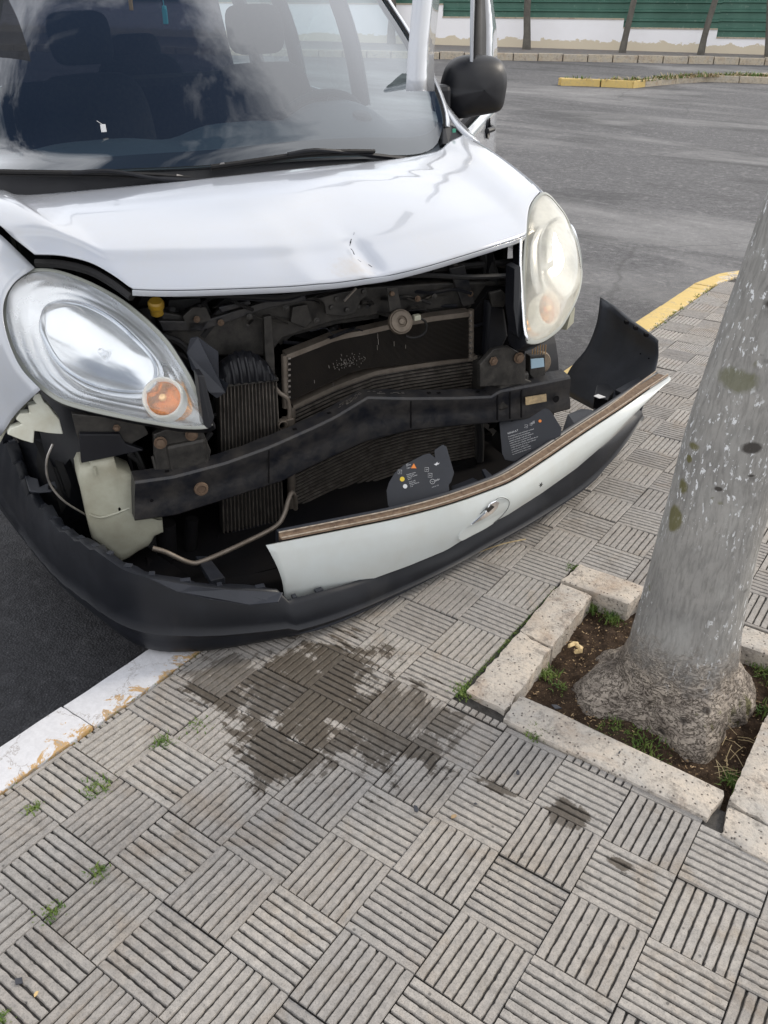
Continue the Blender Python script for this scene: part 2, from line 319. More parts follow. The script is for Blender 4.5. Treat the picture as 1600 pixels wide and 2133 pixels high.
def bark():
    t = NT('grey_bark'); v = t.obj()
    v_o = v; w = t.noise(v, 5, 3, .5); vv = t.mix(.03, v, (w, 'Color'))
    fine = t.noise(vv, 120, 4, .6, .5, sc=(1, 1, .16)); n = t.noise(v, 4, 6, .65, .5); n2 = t.noise(v, 26, 5, .7, .3)
    sz = t.n('ShaderNodeSeparateXYZ', {0: v}); low = t.ramp(t.math('ADD', (sz, 'Z'), t.math('MULTIPLY', n2, -.22)), [(-.06, 1.), (.13, 0.)])
    c = t.mix(t.ramp(n, [(.35, 0.), (.65, 1.)]), (.205, .20, .19), (.30, .29, .27))
    c = t.mix(t.ramp(fine, [(.40, .32), (.54, 0.)]), c, (.08, .078, .072)); c = t.mix(t.ramp(t.noise(v, 14, 4, .6, .3, sc=(1, 1, .4)), [(.5, 0.), (.68, .28)]), c, (.40, .40, .38))
    c = t.mix(low, c, t.mix(t.ramp(n2, [(.35, 0.), (.6, 1.)]), (.15, .125, .105), (.34, .295, .245)))
    # vertical flakes of whitewash
    cv = t.noise(v, 3.2, 3, .5); fl = t.noise(t.n('ShaderNodeMapping', {0: vv, 'Scale': (1, 1, .40)}), 95, 3, .7, .2)
    m1 = t.math('MULTIPLY', t.ramp(fl, [(.60, 0.), (.615, 1.)]), t.ramp(t.noise(v, 11, 4, .7), [(.42, 0.), (.5, 1.)]))
    m1 = t.math('MULTIPLY', m1, t.ramp((sz, 'Z'), [(.10, 0.), (.2, 1.)])); m1 = t.math('MULTIPLY', m1, t.ramp(cv, [(.40, 0.), (.52, 1.)]))
    c = t.mix(t.math('MULTIPLY', m1, .9), c, (.66, .67, .68))
    ms = t.ramp(t.noise(v, 9, 4, .6, .3, sc=(1, 1, .6)), [(.665, 0.), (.70, .8)]); c = t.mix(ms, c, (.085, .085, .02))
    kn = t.vor(t.n('ShaderNodeMapping', {0: v, 'Scale': (1, 1, 1.9)}), 9); ks = t.math('MULTIPLY', t.ramp((kn, 'Distance'), [(.09, .9), (.17, 0.)]), t.ramp(t.noise(v, 3, 2), [(.50, 0.), (.53, 1.)])); c = t.mix(ks, c, (.045, .04, .036))
    def surf(u, v, o_=.10): return tuple(hit(u, v, (TX - FH[0] * o_, TY - FH[1] * o_, 0), (FH[0], FH[1], 0)) - np.array([TX, TY, -.05]))
    for (u, v, rx, rz) in ((1565, 930, .024, .014), (1597, 470, .035, .05), (1540, 745, .026, .028), (1597, 655, .02, .02), (1496, 1020, .010, .006), (1530, 770, .014, .010), (1562, 988, .010, .004), (1585, 742, .010, .005), (1530, 1100, .008, .004)):
        e = t.math('ADD', t.ell(v_o, surf(u, v), (rx, rx, rz)), t.math('MULTIPLY', n2, .9)); c = t.mix(t.ramp(t.math('MULTIPLY', e, .5), [(.62, .95), (.80, 0.)]), c, (.045, .040, .036))
    for (u, v, rx, rz) in ((1409, 1080, .013, .034), (1431, 1012, .009, .020), (1453, 930, .009, .012), (1434, 955, .006, .010), (1520, 800, .03, .03)):
        e = t.math('ADD', t.ell(v_o, surf(u, v, .035 if u < 1500 else .1), (rx * 2.2, rx * 2.2, rz * 1.1)), t.math('MULTIPLY', n2, .9)); c = t.mix(t.ramp(t.math('MULTIPLY', e, .5), [(.58, .8), (.72, 0.)]), c, (.10, .092, .02) if u < 1500 else (.14, .14, .09))
    v = v_o
    fur = t.noise(t.n('ShaderNodeMapping', {0: v, 'Scale': (1, 1, 2.6)}), 30, 5, .7, 1.6); fr = t.math('MULTIPLY', t.math('SUBTRACT', t.ramp(fur, [(.455, 0.), (.485, 1.)]), t.ramp(fur, [(.49, 0.), (.53, 1.)])), low)
    c = t.mix(fr, c, (.04, .028, .02))
    h = t.math('SUBTRACT', t.math('ADD', fine, t.math('MULTIPLY', n2, .6)), t.math('MULTIPLY', fr, .8))
    t.bsdf(c, .85, 0, .25, t.bump(h, .75, .006)); return t.m
TX, TY = .113, .590
MT['bark'] = bark()
MT['farbark'] = simple('far_bark', (.13, .12, .10), .9, dirt=.7, dirtcol=(.05, .045, .04), nscale=6, bump=.5)
def wallm():
    t = NT('white_render'); p = t.pos(); n = t.noise(p, .9, 6, .6); n2 = t.noise(p, 3, 5, .7, .5, sc=(1, 1, 2.)); o = t.obj()
    at = t.n('ShaderNodeAttribute', attribute_name='foot'); base = t.ramp(t.math('ADD', (at, 'Fac'), t.math('MULTIPLY', n2, -.40)), [(-.12, .7), (-.02, 0.)])
    c = t.mix(t.ramp(n, [(.35, 0.), (.7, .5)]), (.84, .83, .84), (.74, .72, .71))
    c = t.mix(base, c, (.50, .40, .22)); t.bsdf(c, .8, 0, .3, t.bump(n2, .2, .01)); return t.m
MT['wall'] = wallm()
def greenm():
    t = NT('green_sheet_metal'); p = t.pos(); n = t.noise(p, 1.1, 6, .6, .3, sc=(1, 1, .5)); n2 = t.noise(p, 12, 4, .6)
    c = t.mix(t.ramp(n, [(.35, 0.), (.7, 1.)]), (.028, .092, .064), (.06, .15, .112))
    c = t.mix(t.ramp(n2, [(.62, 0.), (.72, .5)]), c, (.25, .33, .28)); t.bsdf(c, .45, .1, .5); return t.m
MT['green'] = greenm()
def leafm(name, a, b):
    t = NT(name); p = t.pos(); n = t.noise(p, 30, 3); t.bsdf(t.mix(t.ramp(n, [(.35, 0.), (.65, 1.)]), a, b), .6, 0, .3); return t.m
MT['grass'] = leafm('grass_green', (.05, .11, .018), (.14, .19, .04))
MT['dry'] = leafm('dry_stalk', (.28, .21, .11), (.42, .34, .2))
MT['wood'] = leafm('pale_wood', (.55, .38, .17), (.68, .52, .28))
MT['leaf'] = leafm('dead_leaf', (.26, .17, .09), (.38, .27, .15))
MT['shard'] = simple('black_shard', (.03, .032, .04), .4)
MT['pinkwall'] = simple('pink_plaster', (.42, .26, .26), .9, nscale=2)

# ------------------------------------------------------------------ mesh helper
def prop(o, label=None, cat=None, group=None, kind=None):
    if label: o['label'] = label
    if cat: o['category'] = cat
    if group: o['group'] = group
    if kind: o['kind'] = kind
    return o
def empty(name, loc, label, cat, group=None, mw=None):
    o = bpy.data.objects.new(name, None); scene.collection.objects.link(o); o.empty_display_size = .05
    if mw is not None: o.matrix_world = mw
    else: o.location = loc
    return prop(o, label, cat, group)
class MB:
    def __init__(s): s.v = []; s.f = []; s.mi = []; s.cur = 0
    def add(s, vs, fs):
        b = len(s.v); s.v += [tuple(map(float, p)) for p in vs]
        for f_ in fs: s.f.append(tuple(b + i for i in f_)); s.mi.append(s.cur)
        return s
    def box(s, c, size, rot=None, taper=1.):
        hx, hy, hz = [a / 2 for a in size]; vs = []
        for z in (-1, 1):
            k = taper if z > 0 else 1
            for x, y in ((-1, -1), (1, -1), (1, 1), (-1, 1)):
                p = np.array([x * hx * k, y * hy * k, z * hz])
                if rot is not None: p = rot @ p
                vs.append(np.array(c) + p)
        return s.add(vs, [(3, 2, 1, 0), (4, 5, 6, 7), (0, 1, 5, 4), (1, 2, 6, 5), (2, 3, 7, 6), (3, 0, 4, 7)])
    def grid(s, P, closeu=False, closev=False):
        nu, nv = len(P), len(P[0]); vs = [p for r in P for p in r]; fs = []
        for i in range(nu - (0 if closeu else 1)):
            for j in range(nv - (0 if closev else 1)):
                a, b = i, (i + 1) % nu; c, d = j, (j + 1) % nv
                fs.append((a * nv + c, b * nv + c, b * nv + d, a * nv + d))
        return s.add(vs, fs)
    def tube(s, path, r, n=8, cap=True):
        path = [np.array(p, float) for p in path]; rr = r if isinstance(r, (list, tuple)) else [r] * len(path); rows = []
        up = np.array([0.13, .21, 1.])
        for i, p in enumerate(path):
            t = path[min(i + 1, len(path) - 1)] - path[max(i - 1, 0)]; t = t / (np.linalg.norm(t) + 1e-9)
            a = np.cross(t, up); 
            if np.linalg.norm(a) < .1: a = np.cross(t, [1, 0, 0])
            a /= np.linalg.norm(a); b = np.cross(t, a)
            rows.append([p + rr[i] * (math.cos(2 * math.pi * k / n) * a + math.sin(2 * math.pi * k / n) * b) for k in range(n)])
        b0 = len(s.v); s.grid(rows, closev=True)
        if cap:
            s.f.append(tuple(b0 + k for k in range(n))[::-1]); s.mi.append(s.cur)
            e = b0 + (len(rows) - 1) * n; s.f.append(tuple(e + k for k in range(n))); s.mi.append(s.cur)
        return s
    def prism(s, pts, vec):
        pts = [np.array(p, float) for p in pts]; n = len(pts); vec = np.array(vec, float)
        vs = pts + [p + vec for p in pts]
        return s.add(vs, [tuple(range(n))[::-1], tuple(range(n, 2 * n))] + [(i, (i + 1) % n, n + (i + 1) % n, n + i) for i in range(n)])
    def lathe(s, c, axis, prof, n=28):
        """prof: list of (radius, offset along axis)"""
        axis = np.array(axis, float); axis /= np.linalg.norm(axis); a = np.cross(axis, [0, 0, 1.])
        if np.linalg.norm(a) < .1: a = np.cross(axis, [1., 0, 0])
        a /= np.linalg.norm(a); b = np.cross(axis, a); c = np.array(c, float)
        rows = [[c + axis * o + r * (math.cos(2 * math.pi * k / n) * a + math.sin(2 * math.pi * k / n) * b) for k in range(n)] for r, o in prof]
        return s.grid(rows, closev=True)
    def build(s, name, mats, parent=None, smooth=False, kind=None, bevel=0., solid=0., loc=None, label=None, sub=0, angle=None, fixn=True):
        me = bpy.data.meshes.new(name); me.from_pydata(s.v, [], s.f)
        mats = mats if isinstance(mats, (list, tuple)) else [mats]
        for m_ in mats: me.materials.append(MT[m_] if isinstance(m_, str) else m_)
        me.polygons.foreach_set('material_index', s.mi)
        if fixn:
            import bmesh
            bm = bmesh.new(); bm.from_mesh(me); bmesh.ops.remove_doubles(bm, verts=bm.verts, dist=1e-5); bmesh.ops.recalc_face_normals(bm, faces=bm.faces); bm.to_mesh(me); bm.free()
        me.polygons.foreach_set('use_smooth', [bool(smooth)] * len(me.polygons))
        me.update()
        o = bpy.data.objects.new(name, me); scene.collection.objects.link(o)
        if parent is not None: o.parent = parent
        if loc is not None: o.location = loc
        if kind: o['kind'] = kind
        if label: o['label'] = label
        if smooth:
            me.set_sharp_from_angle(angle=R_(angle or 40))
        if solid: md = o.modifiers.new('t', 'SOLIDIFY'); md.thickness = solid; md.offset = 0
        if sub: md = o.modifiers.new('s', 'SUBSURF'); md.levels = sub; md.render_levels = sub
        if bevel: md = o.modifiers.new('b', 'BEVEL'); md.width = bevel; md.segments = 2; md.limit_method = 'ANGLE'; md.angle_limit = R_(40)
        return o
def islands(mb):
    par = list(range(len(mb.v)))
    def fnd(a):
        while par[a] != a: par[a] = par[par[a]]; a = par[a]
        return a
    for f_ in mb.f:
        for q in f_[1:]: par[fnd(q)] = fnd(f_[0])
    out = {}
    for f_, mi in zip(mb.f, mb.mi): out.setdefault(fnd(f_[0]), []).append((f_, mi))
    res = []
    for fs in out.values():
        m_ = MB(); ids = {}
        for f_, mi in fs:
            m_.f.append(tuple(ids.setdefault(q, len(ids)) for q in f_)); m_.mi.append(mi)
        m_.v = [None] * len(ids)
        for q, k in ids.items(): m_.v[k] = mb.v[q]
        res.append(m_)
    return res
def spl(P, n, closed=False):
    """Catmull-Rom resample of a list of points into n points"""
    P = np.array(P, float); N = len(P)
    if closed: Q = np.vstack([P[-1], P, P[0], P[1]]); segs = N
    else: Q = np.vstack([2 * P[0] - P[1], P, 2 * P[-1] - P[-2]]); segs = N - 1
    seglen = [np.linalg.norm(Q[i + 2] - Q[i + 1]) for i in range(segs)]; cum = np.r_[0, np.cumsum(seglen)]; out = []
    cnt = n if closed else n - 1
    for k in range(n):
        t = cum[-1] * k / cnt; i = min(int(np.searchsorted(cum, t, side='right') - 1), segs - 1); x = (t - cum[i]) / (seglen[i] + 1e-12)
        p0, p1, p2, p3 = Q[i:i + 4]
        out.append(.5 * ((2 * p1) + (-p0 + p2) * x + (2 * p0 - 5 * p1 + 4 * p2 - p3) * x * x + (-p0 + 3 * p1 - 3 * p2 + p3) * x ** 3))
    return np.array(out)
def lin(P, n):
    P = np.array(P, float); L_ = np.r_[0, np.cumsum(np.linalg.norm(np.diff(P, axis=0), axis=1))]; t = np.linspace(0, L_[-1], n)
    return np.array([np.interp(t, L_, P[:, i]) for i in range(P.shape[1])]).T
def coons(Fr, Bk, Lf, Rt):
    """Fr, Bk: nu points (left to right); Lf, Rt: nv points (front to back)"""
    nu, nv = len(Fr), len(Lf); G = np.zeros((nu, nv, 3))
    for i in range(nu):
        u = i / (nu - 1)
        for j in range(nv):
            v = j / (nv - 1)
            G[i, j] = (1 - v) * Fr[i] + v * Bk[i] + (1 - u) * Lf[j] + u * Rt[j] - ((1 - u) * (1 - v) * Fr[0] + u * (1 - v) * Fr[-1] + (1 - u) * v * Bk[0] + u * v * Bk[-1])
    return G
def nz3(x, y, z, s=1.): return mnoise.noise(Vector((x * s, y * s, z * s)))
def fb(x, y, z, s=1.): return mnoise.fractal(Vector((x * s, y * s, z * s)), 1., 2., 5)

# ================================================================== SETTING
# ---- road
mb = MB(); rows = []
qs = list(np.linspace(-8, 8, 30)) + list(np.linspace(9, 50, 50)); ts = np.linspace(-45, 30, 76)
for q in qs:
    row = []
    for t_ in ts:
        x = CAM[0] + FH[0] * q + FH[1] * t_; y = CAM[1] + FH[1] * q - FH[0] * t_
        row.append((x, y, gz(x, y)))
    rows.append(row)
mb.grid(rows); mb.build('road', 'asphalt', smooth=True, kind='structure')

# ---- near pavement: base slab with a hole for the tree pit
T = .16
PX0, PX1, PY0, PY1 = -.32, .455, .18, .945     # outer rectangle of the pit frame
SX0, SX1, SY0, SY1 = -.975, 5.0, -3.2, 4.6
pav = None
mb = MB()
for (a, b, c_, d_) in ((SX0, PX0 + .05, SY0, SY1), (PX1 - .05, SX1, SY0, SY1), (PX0 + .05, PX1 - .05, SY0, PY0 + .05), (PX0 + .05, PX1 - .05, PY1 - .05, SY1)):
    mb.box(((a + b) / 2, (c_ + d_) / 2, -.10), (b - a, d_ - c_, .184))
# rounded far end of the pavement
cpts = []
RC = 1.1
for k in range(13):
    a = math.pi - k / 12 * math.pi / 2; cpts.append((SX0 + RC + RC * math.cos(a), SY1 + RC * math.sin(a)))
poly = [(SX0, SY1)] + cpts[1:] + [(SX1, SY1 + RC), (SX1, SY1)]
mb.prism([(x, y, -.192) for x, y in poly], (0, 0, .184))
pav = mb.build('pavement', 'groove', kind='structure')

# ---- ribbed tiles
def tile_mesh(w, l, seed, fine=False, n=9):
    """ribs run along local y; w across, l along; origin at the centre of the full tile area"""
    r_ = random.Random(seed); m_ = MB(); nr = 8 if not fine else 14; pitch = T / nr; gap = .0014
    x0 = -w / 2 + gap; x1 = w / 2 - gap; depth = .0050 if not fine else .002; ys = np.linspace(-l / 2 + gap, l / 2 - gap, n)
    m_.cur = 1; m_.box((0, 0, -.0165), (w - 2 * gap, l - 2 * gap, .023)); m_.cur = 0
    x = -w / 2
    k = 0
    while x < w / 2 - 1e-4:
        a = max(x + (pitch * .105 if k else gap), x0); b = min(x + pitch * .895, x1)
        if x + pitch >= w / 2 - 1e-4: b = x1
        if b - a > .002:
            rows = []
            hz = r_.uniform(-.0003, .0003); j1 = j2 = 0.
            for yy in ys:
                j1 = j1 * .3 + r_.gauss(0, .00036) + (.0016 if r_.random() < .03 else 0); j2 = j2 * .3 + r_.gauss(0, .00036) - (.0016 if r_.random() < .03 else 0)
                a2, b2 = a + (j1 if k else 0), b + (j2 if b < x1 - 1e-5 else 0); e = .0014; z = hz + r_.gauss(0, .00012)
                rows.append([(a2 - .0004, yy, -depth), (a2 + e * .4, yy, z - .0010), (a2 + e, yy, z), (b2 - e, yy, z), (b2 - e * .4, yy, z - .0010), (b2 + .0004, yy, -depth)])
            base = len(m_.v); m_.grid(rows)
            q = len(m_.v)
            m_.f.append(tuple(base + i for i in range(6))); m_.mi.append(0)
            m_.f.append(tuple(base + (n - 1) * 6 + i for i in range(6))[::-1]); m_.mi.append(0)
        x += pitch; k += 1
    me = bpy.data.meshes.new('paving_tile'); me.from_pydata(m_.v, [], m_.f); me.materials.append(MT['tile']); me.materials.append(MT['groove'])
    me.polygons.foreach_set('material_index', m_.mi); me.update(); return me
tcache = {}
def get_tile(w, l, fine=False, n=9):
    key = (n, round(w, 3), round(l, 3), fine, rng.randrange(7) if abs(w - T) < 1e-3 and abs(l - T) < 1e-3 else 0)
    if key not in tcache: tcache[key] = tile_mesh(w, l, int(key[1] * 7777 + key[2] * 999) + key[4], fine, n)
    return tcache[key]
tiles = []
for i in range(-7, 31):
    for j in range(-36, 20):
        xa, xb, ya, yb = i * T, (i + 1) * T, -(j + 1) * T, -j * T
        lx = SX0 + .003
        ytop = SY1
        if yb > SY1 + .0: # rounded end
            cx, cy = (xa + xb) / 2, (ya + yb) / 2
            if cy > SY1 + RC - .1: continue
            if cx < SX0 + RC and math.hypot(cx - SX0 - RC, cy - SY1) > RC - .07: continue
        xa = max(xa, lx)
        if xb - xa < .012: continue
        # crop by the pit frame
        if xa < PX1 - 1e-4 and xb > PX0 + 1e-4 and ya < PY1 - 1e-4 and yb > PY0 + 1e-4:
            c = []
            if PX0 - xa > .006: c.append((xa, PX0, ya, yb))
            if xb - PX1 > .006: c.append((PX1, xb, ya, yb))
            if PY0 - ya > .006: c.append((xa, xb, ya, PY0))
            if yb - PY1 > .006: c.append((xa, xb, PY1, yb))
            if not c: continue
            xa, xb, ya, yb = max(c, key=lambda r: (r[1] - r[0]) * (r[3] - r[2]))
        cx, cy = (xa + xb) / 2, (ya + yb) / 2
        p = RW @ (np.array([cx, cy, 0]) - CAM)
        u, v = 800 + F * p[0] / max(p[2], .05), 1066.5 + F * p[1] / max(p[2], .05)
        vis = p[2] > .3 and -130 < u < 1730 and v < 2290
        if not vis and not (cx < 3.3 and cy > -2.3): continue
        fine = cy > 2.6 and cx < -.3 and rng.random() < .45
        tiles.append((0 if vis else 1, p[2], xa, xb, ya, yb, (i + j) % 2 == 0, fine))
tiles.sort()
rest = MB()
for k, (nv_, dist, xa, xb, ya, yb, alongy, fine) in enumerate(tiles):
    w, l = xb - xa, yb - ya
    tilt = Matrix.Rotation(rng.gauss(0, .009), 4, 'X') @ Matrix.Rotation(rng.gauss(0, .009), 4, 'Y') @ Matrix.Rotation(rng.gauss(0, .005), 4, 'Z')
    z = rng.gauss(0, .0017)
    flip = math.pi if rng.random() < .5 else 0
    mw = Matrix.Translation(((xa + xb) / 2, (ya + yb) / 2, z)) @ tilt @ Matrix.Rotation((0 if alongy else math.pi / 2) + (flip if abs(w - l) < .001 else 0), 4, 'Z')
    nn_ = 26 if nv_ == 0 else 2; me = get_tile(w, l, fine, nn_) if alongy else get_tile(l, w, fine, nn_)
    if k < 296:
        o = bpy.data.objects.new('paving_tile', me); scene.collection.objects.link(o); o.parent = pav; o.matrix_world = mw
    else:
        b0 = len(rest.v); rest.v += [tuple(mw @ vt.co) for vt in me.vertices]
        for pl in me.polygons: rest.f.append(tuple(b0 + vi for vi in pl.vertices)); rest.mi.append(pl.material_index)
if rest.v:
    o = rest.build('paving_tile_field', ['tile', 'groove'], pav, kind='stuff', fixn=False)

# ---- kerb stones along the road, painted
kerb = empty('road_kerb', (SX0 - .06, 0, -.12), 'long kerb along the ribbed pavement edge, peeling white near the camera and yellow further on', 'kerb')
def block(mbx, pts, z0, z1, seed, amp=.003, nseg=8):
    """pts: 4 plan corners -> rough stone block with noisy top"""
    P = [np.array(p) for p in pts]; nu, nv = nseg, 5; rows = []
    G = np.zeros((nu + 1, nv + 1, 3))
    for i in range(nu + 1):
        for j in range(nv + 1):
            u, v = i / nu, j / nv
            p = (1 - u) * (1 - v) * P[0] + u * (1 - v) * P[1] + u * v * P[2] + (1 - u) * v * P[3]
            ed = 1 if i in (0, nu) or j in (0, nv) else 0
            dx, dy = (amp * nz3(p[0], p[1], seed, 40), amp * nz3(p[1], p[0], seed + 5, 40)) if ed else (0, 0)
            G[i, j] = (p[0] + dx, p[1] + dy, z1 - (.004 if ed else 0) + amp * .6 * nz3(p[0], p[1], seed + 9, 22))
    mbx.grid(G)
    ring = [G[i, 0] for i in range(nu + 1)] + [G[nu, j] for j in range(1, nv + 1)] + [G[i, nv] for i in range(nu - 1, -1, -1)] + [G[0, j] for j in range(nv - 1, 0, -1)]
    low = [np.array([p[0] + (p[0] - np.mean([q[0] for q in P])) * 0, p[1], z0]) for p in ring]
    mbx.grid([ring, low], closev=True)
KL = .545; y = 3.95 - 14 * KL; n = 0
path = []
while y < SY1 - .1:
    a, b = y + .003, min(y + KL, SY1) - .003
    m_ = MB(); block(m_, [(SX0 - .122, a), (SX0 - .122, b), (SX0 - .003, b), (SX0 - .003, a)][::1], -.20, .006 + rng.uniform(-.003, .004), n)
    m_.build('kerb_stone', 'whitekerb' if b < .9 else 'yellowkerb', kerb, smooth=True).location = (-(SX0 - .06), 0, .12)
    y += KL; n += 1
NA = 5
for k in range(NA):
    a0 = math.pi - (k + .01) / NA * math.pi / 2; a1 = math.pi - (k + .99) / NA * math.pi / 2; c0 = (SX0 + RC, SY1)
    f_ = lambda r, a: (c0[0] + r * math.cos(a), c0[1] + r * math.sin(a))
    m_ = MB(); block(m_, [f_(RC + .122, a0), f_(RC + .122, a1), f_(RC + .003, a1), f_(RC + .003, a0)], -.20, .007, 50 + k)
    m_.build('kerb_stone', 'yellowkerb', kerb, smooth=True).location = (-(SX0 - .06), 0, .12)
for k in range(6):
    a = SX0 + RC + k * KL; m_ = MB(); block(m_, [(a + .003, SY1 + RC + .122), (a + KL - .003, SY1 + RC + .122), (a + KL - .003, SY1 + RC + .003), (a + .003, SY1 + RC + .003)], -.20, .007, 70 + k)
    m_.build('kerb_stone', 'yellowkerb', kerb, smooth=True).location = (-(SX0 - .06), 0, .12)

# ---- tree pit
pit = empty('tree_pit', (.07, .56, -.06), 'square tree pit edged with pale worn concrete blocks around the grey trunk', 'tree pit')
def pitstone(pts, z, seed):
    m_ = MB(); block(m_, pts, -.14, z, seed, .007, 16); m_.build('edging_stone', 'pitstone', pit, smooth=True).location = (-.07, -.56, .06)
pitstone([(-.312, .825), (-.306, .942), (-.088, .940), (-.100, .822)], .016, 1)
pitstone([(.208, .826), (.208, .925), (.450, .925), (.450, .826)], .012, 2)
pitstone([(-.308, .528), (-.310, .812), (-.208, .806), (-.200, .512)], .014, 3)
pitstone([(-.300, .222), (-.303, .522), (-.200, .504), (-.186, .212)], .013, 4)
pitstone([(-.176, .186), (-.182, .285), (.337, .272), (.327, .176)], .013, 5)
pitstone([(.352, .245), (.350, .545), (.452, .545), (.452, .230)], .016, 6)
pitstone([(.352, .552), (.350, .820), (.452, .820), (.452, .552)], .010, 7)
pitstone([(.365, .150), (.358, .238), (.50, .225), (.50, .130)], .010, 8)
m_ = MB(); rows = []
for i in range(61):
    row = []
    for j in range(61):
        x, y = -.26 + i / 60 * .68, .22 + j / 60 * .68
        row.append((x, y, -.052 + .02 * fb(x, y, 1, 9) + .006 * fb(x, y, 2, 45) + .02 * math.exp(-((x - .1) ** 2 + (y - .56) ** 2) / .05)))
    rows.append(row)
m_.grid(rows); m_.build('soil', 'soil', pit, smooth=True, kind='stuff').location = (-.07, -.56, .06)
m_ = MB()
for k in range(2600):
    x, y = rng.uniform(-.2, .345), rng.uniform(.285, .82); r_ = rng.uniform(.0008, .0028); a = rng.uniform(0, 6.28)
    rot = np.array(Matrix.Rotation(a, 3, 'Z') @ Matrix.Rotation(rng.uniform(-.6, .6), 3, 'X')); m_.cur = 0 if rng.random() < .28 else 1
    m_.box((x, y, -.040 + .012 * fb(x, y, 1, 9)), (r_ * rng.uniform(1, 4), r_, r_ * .6), rot)
m_.build('mulch_chips', ['leaf', 'soil'], pit, kind='stuff', fixn=False).location = (-.07, -.56, .06)

# ---- big tree (trunk with swollen roots, bare crown above the frame)
TX, TY = .113, .590
tree = empty('tree', (TX, TY, -.05), 'large smooth grey tree trunk with swollen roots and flecks of whitewash at the right', 'tree')
RTH = [-3.1416, -2.81, -2.53, -2.33, -2.21, -2.0, -1.66, -1.43, -1.16, -.93, -.66, -.33, .08, .46, 1.2, 2.0, 2.64, 3.1416]
RRR = [.216, .246, .272, .275, .263, .214, .190, .204, .246, .253, .231, .195, .203, .212, .19, .19, .225, .216]
RHH = [.07, .085, .10, .10, .085, .07, .08, .10, .13, .14, .15, .14, .15, .15, .12, .10, .08, .07]
rows = []; NZ = 150; NAa = 200
for k in range(NZ + 1):
    z = 3.0 * (k / NZ) ** 1.7; row = []
    for a in range(NAa):
        th = 2 * math.pi * a / NAa; cx_, sx_ = math.cos(th), math.sin(th)
        r = .112 + .050 * math.exp(-z / .25) - .008 * min(z, 3)
        if z < .35:
            R0 = np.interp(th if th < math.pi else th - 2 * math.pi, RTH, RRR); H0 = np.interp(th if th < math.pi else th - 2 * math.pi, RTH, RHH)
            x_ = min(1., max(0, z) / H0); x2_ = min(1., max(0, z) / (H0 * 2.0)); rb = r + max(0, R0 - r) * (.62 * max(0., 1 - x_ ** 2.0) ** .6 + .38 * (1 - x2_) ** 1.8); r = rb
        lowk = math.exp(-(z / .13) ** 2)
        r += .0030 * fb(cx_ * .3, sx_ * .3, z * .6, 5) + .026 * lowk * fb(cx_ * .3, sx_ * .3, z * 1.6, 6) + .010 * lowk * fb(cx_, sx_, z * 5, 6) + .0016 * math.sin(th * 3 + z * 2)
        sh = .005 + .012 * min(1, max(0, z - .5) / .3) + .13 * max(0, z - .78) ** 1.2
        lx_, ly_ = rt[0] * sh, rt[1] * sh
        row.append((r * cx_ + lx_, r * sx_ + ly_, z - .03))
    rows.append(row)
m_ = MB(); m_.grid(rows, closev=True)
m_.build('trunk', 'bark', tree, smooth=True, angle=180)
def branches(mbx, p, d, r, depth, rg, length):
    p = np.array(p, float); d = np.array(d, float) / np.linalg.norm(d); pts = [p]; rs = [r]
    for k in range(5):
        d = d + np.array([rg.gauss(0, .10), rg.gauss(0, .10), rg.gauss(.03, .07)]); d /= np.linalg.norm(d)
        pts.append(pts[-1] + d * length / 5); rs.append(r * (1 - .11 * (k + 1)))
    mbx.tube(pts, rs, 6 if depth > 1 else 4)
    if depth <= 0: return
    for k in range(3 if depth > 1 else 4):
        i = rg.choice([3, 4, 5]) if k else 5; nd = d + np.array([rg.gauss(0, .5), rg.gauss(0, .5), rg.gauss(.1, .25)])
        branches(mbx, pts[i], nd, rs[i] * .72, depth - 1, rg, length * rg.uniform(.6, .8))
m_ = MB(); rg = random.Random(3)
for k in range(4):
    a = -2.0 + k * .8; branches(m_, (.27, .19, 2.8), (math.cos(a) * .6, math.sin(a) * .6, 1), .055, 4, rg, 1.1)
bough = spl([(.30, .2, 2.7), (-.4, .1, 3.1), (-1.1, .0, 3.35), (-1.75, -.05, 3.5)], 16); m_.tube(bough, [.05 - .0022 * k for k in range(16)], 8)
for k in range(8): branches(m_, bough[6 + k], (-.4 + rg.gauss(0, .5), rg.gauss(-.5, .5), .15 + abs(rg.gauss(0, .25))), .016, 3, rg, .40)
m_.build('crown', 'farbark', tree, smooth=True)

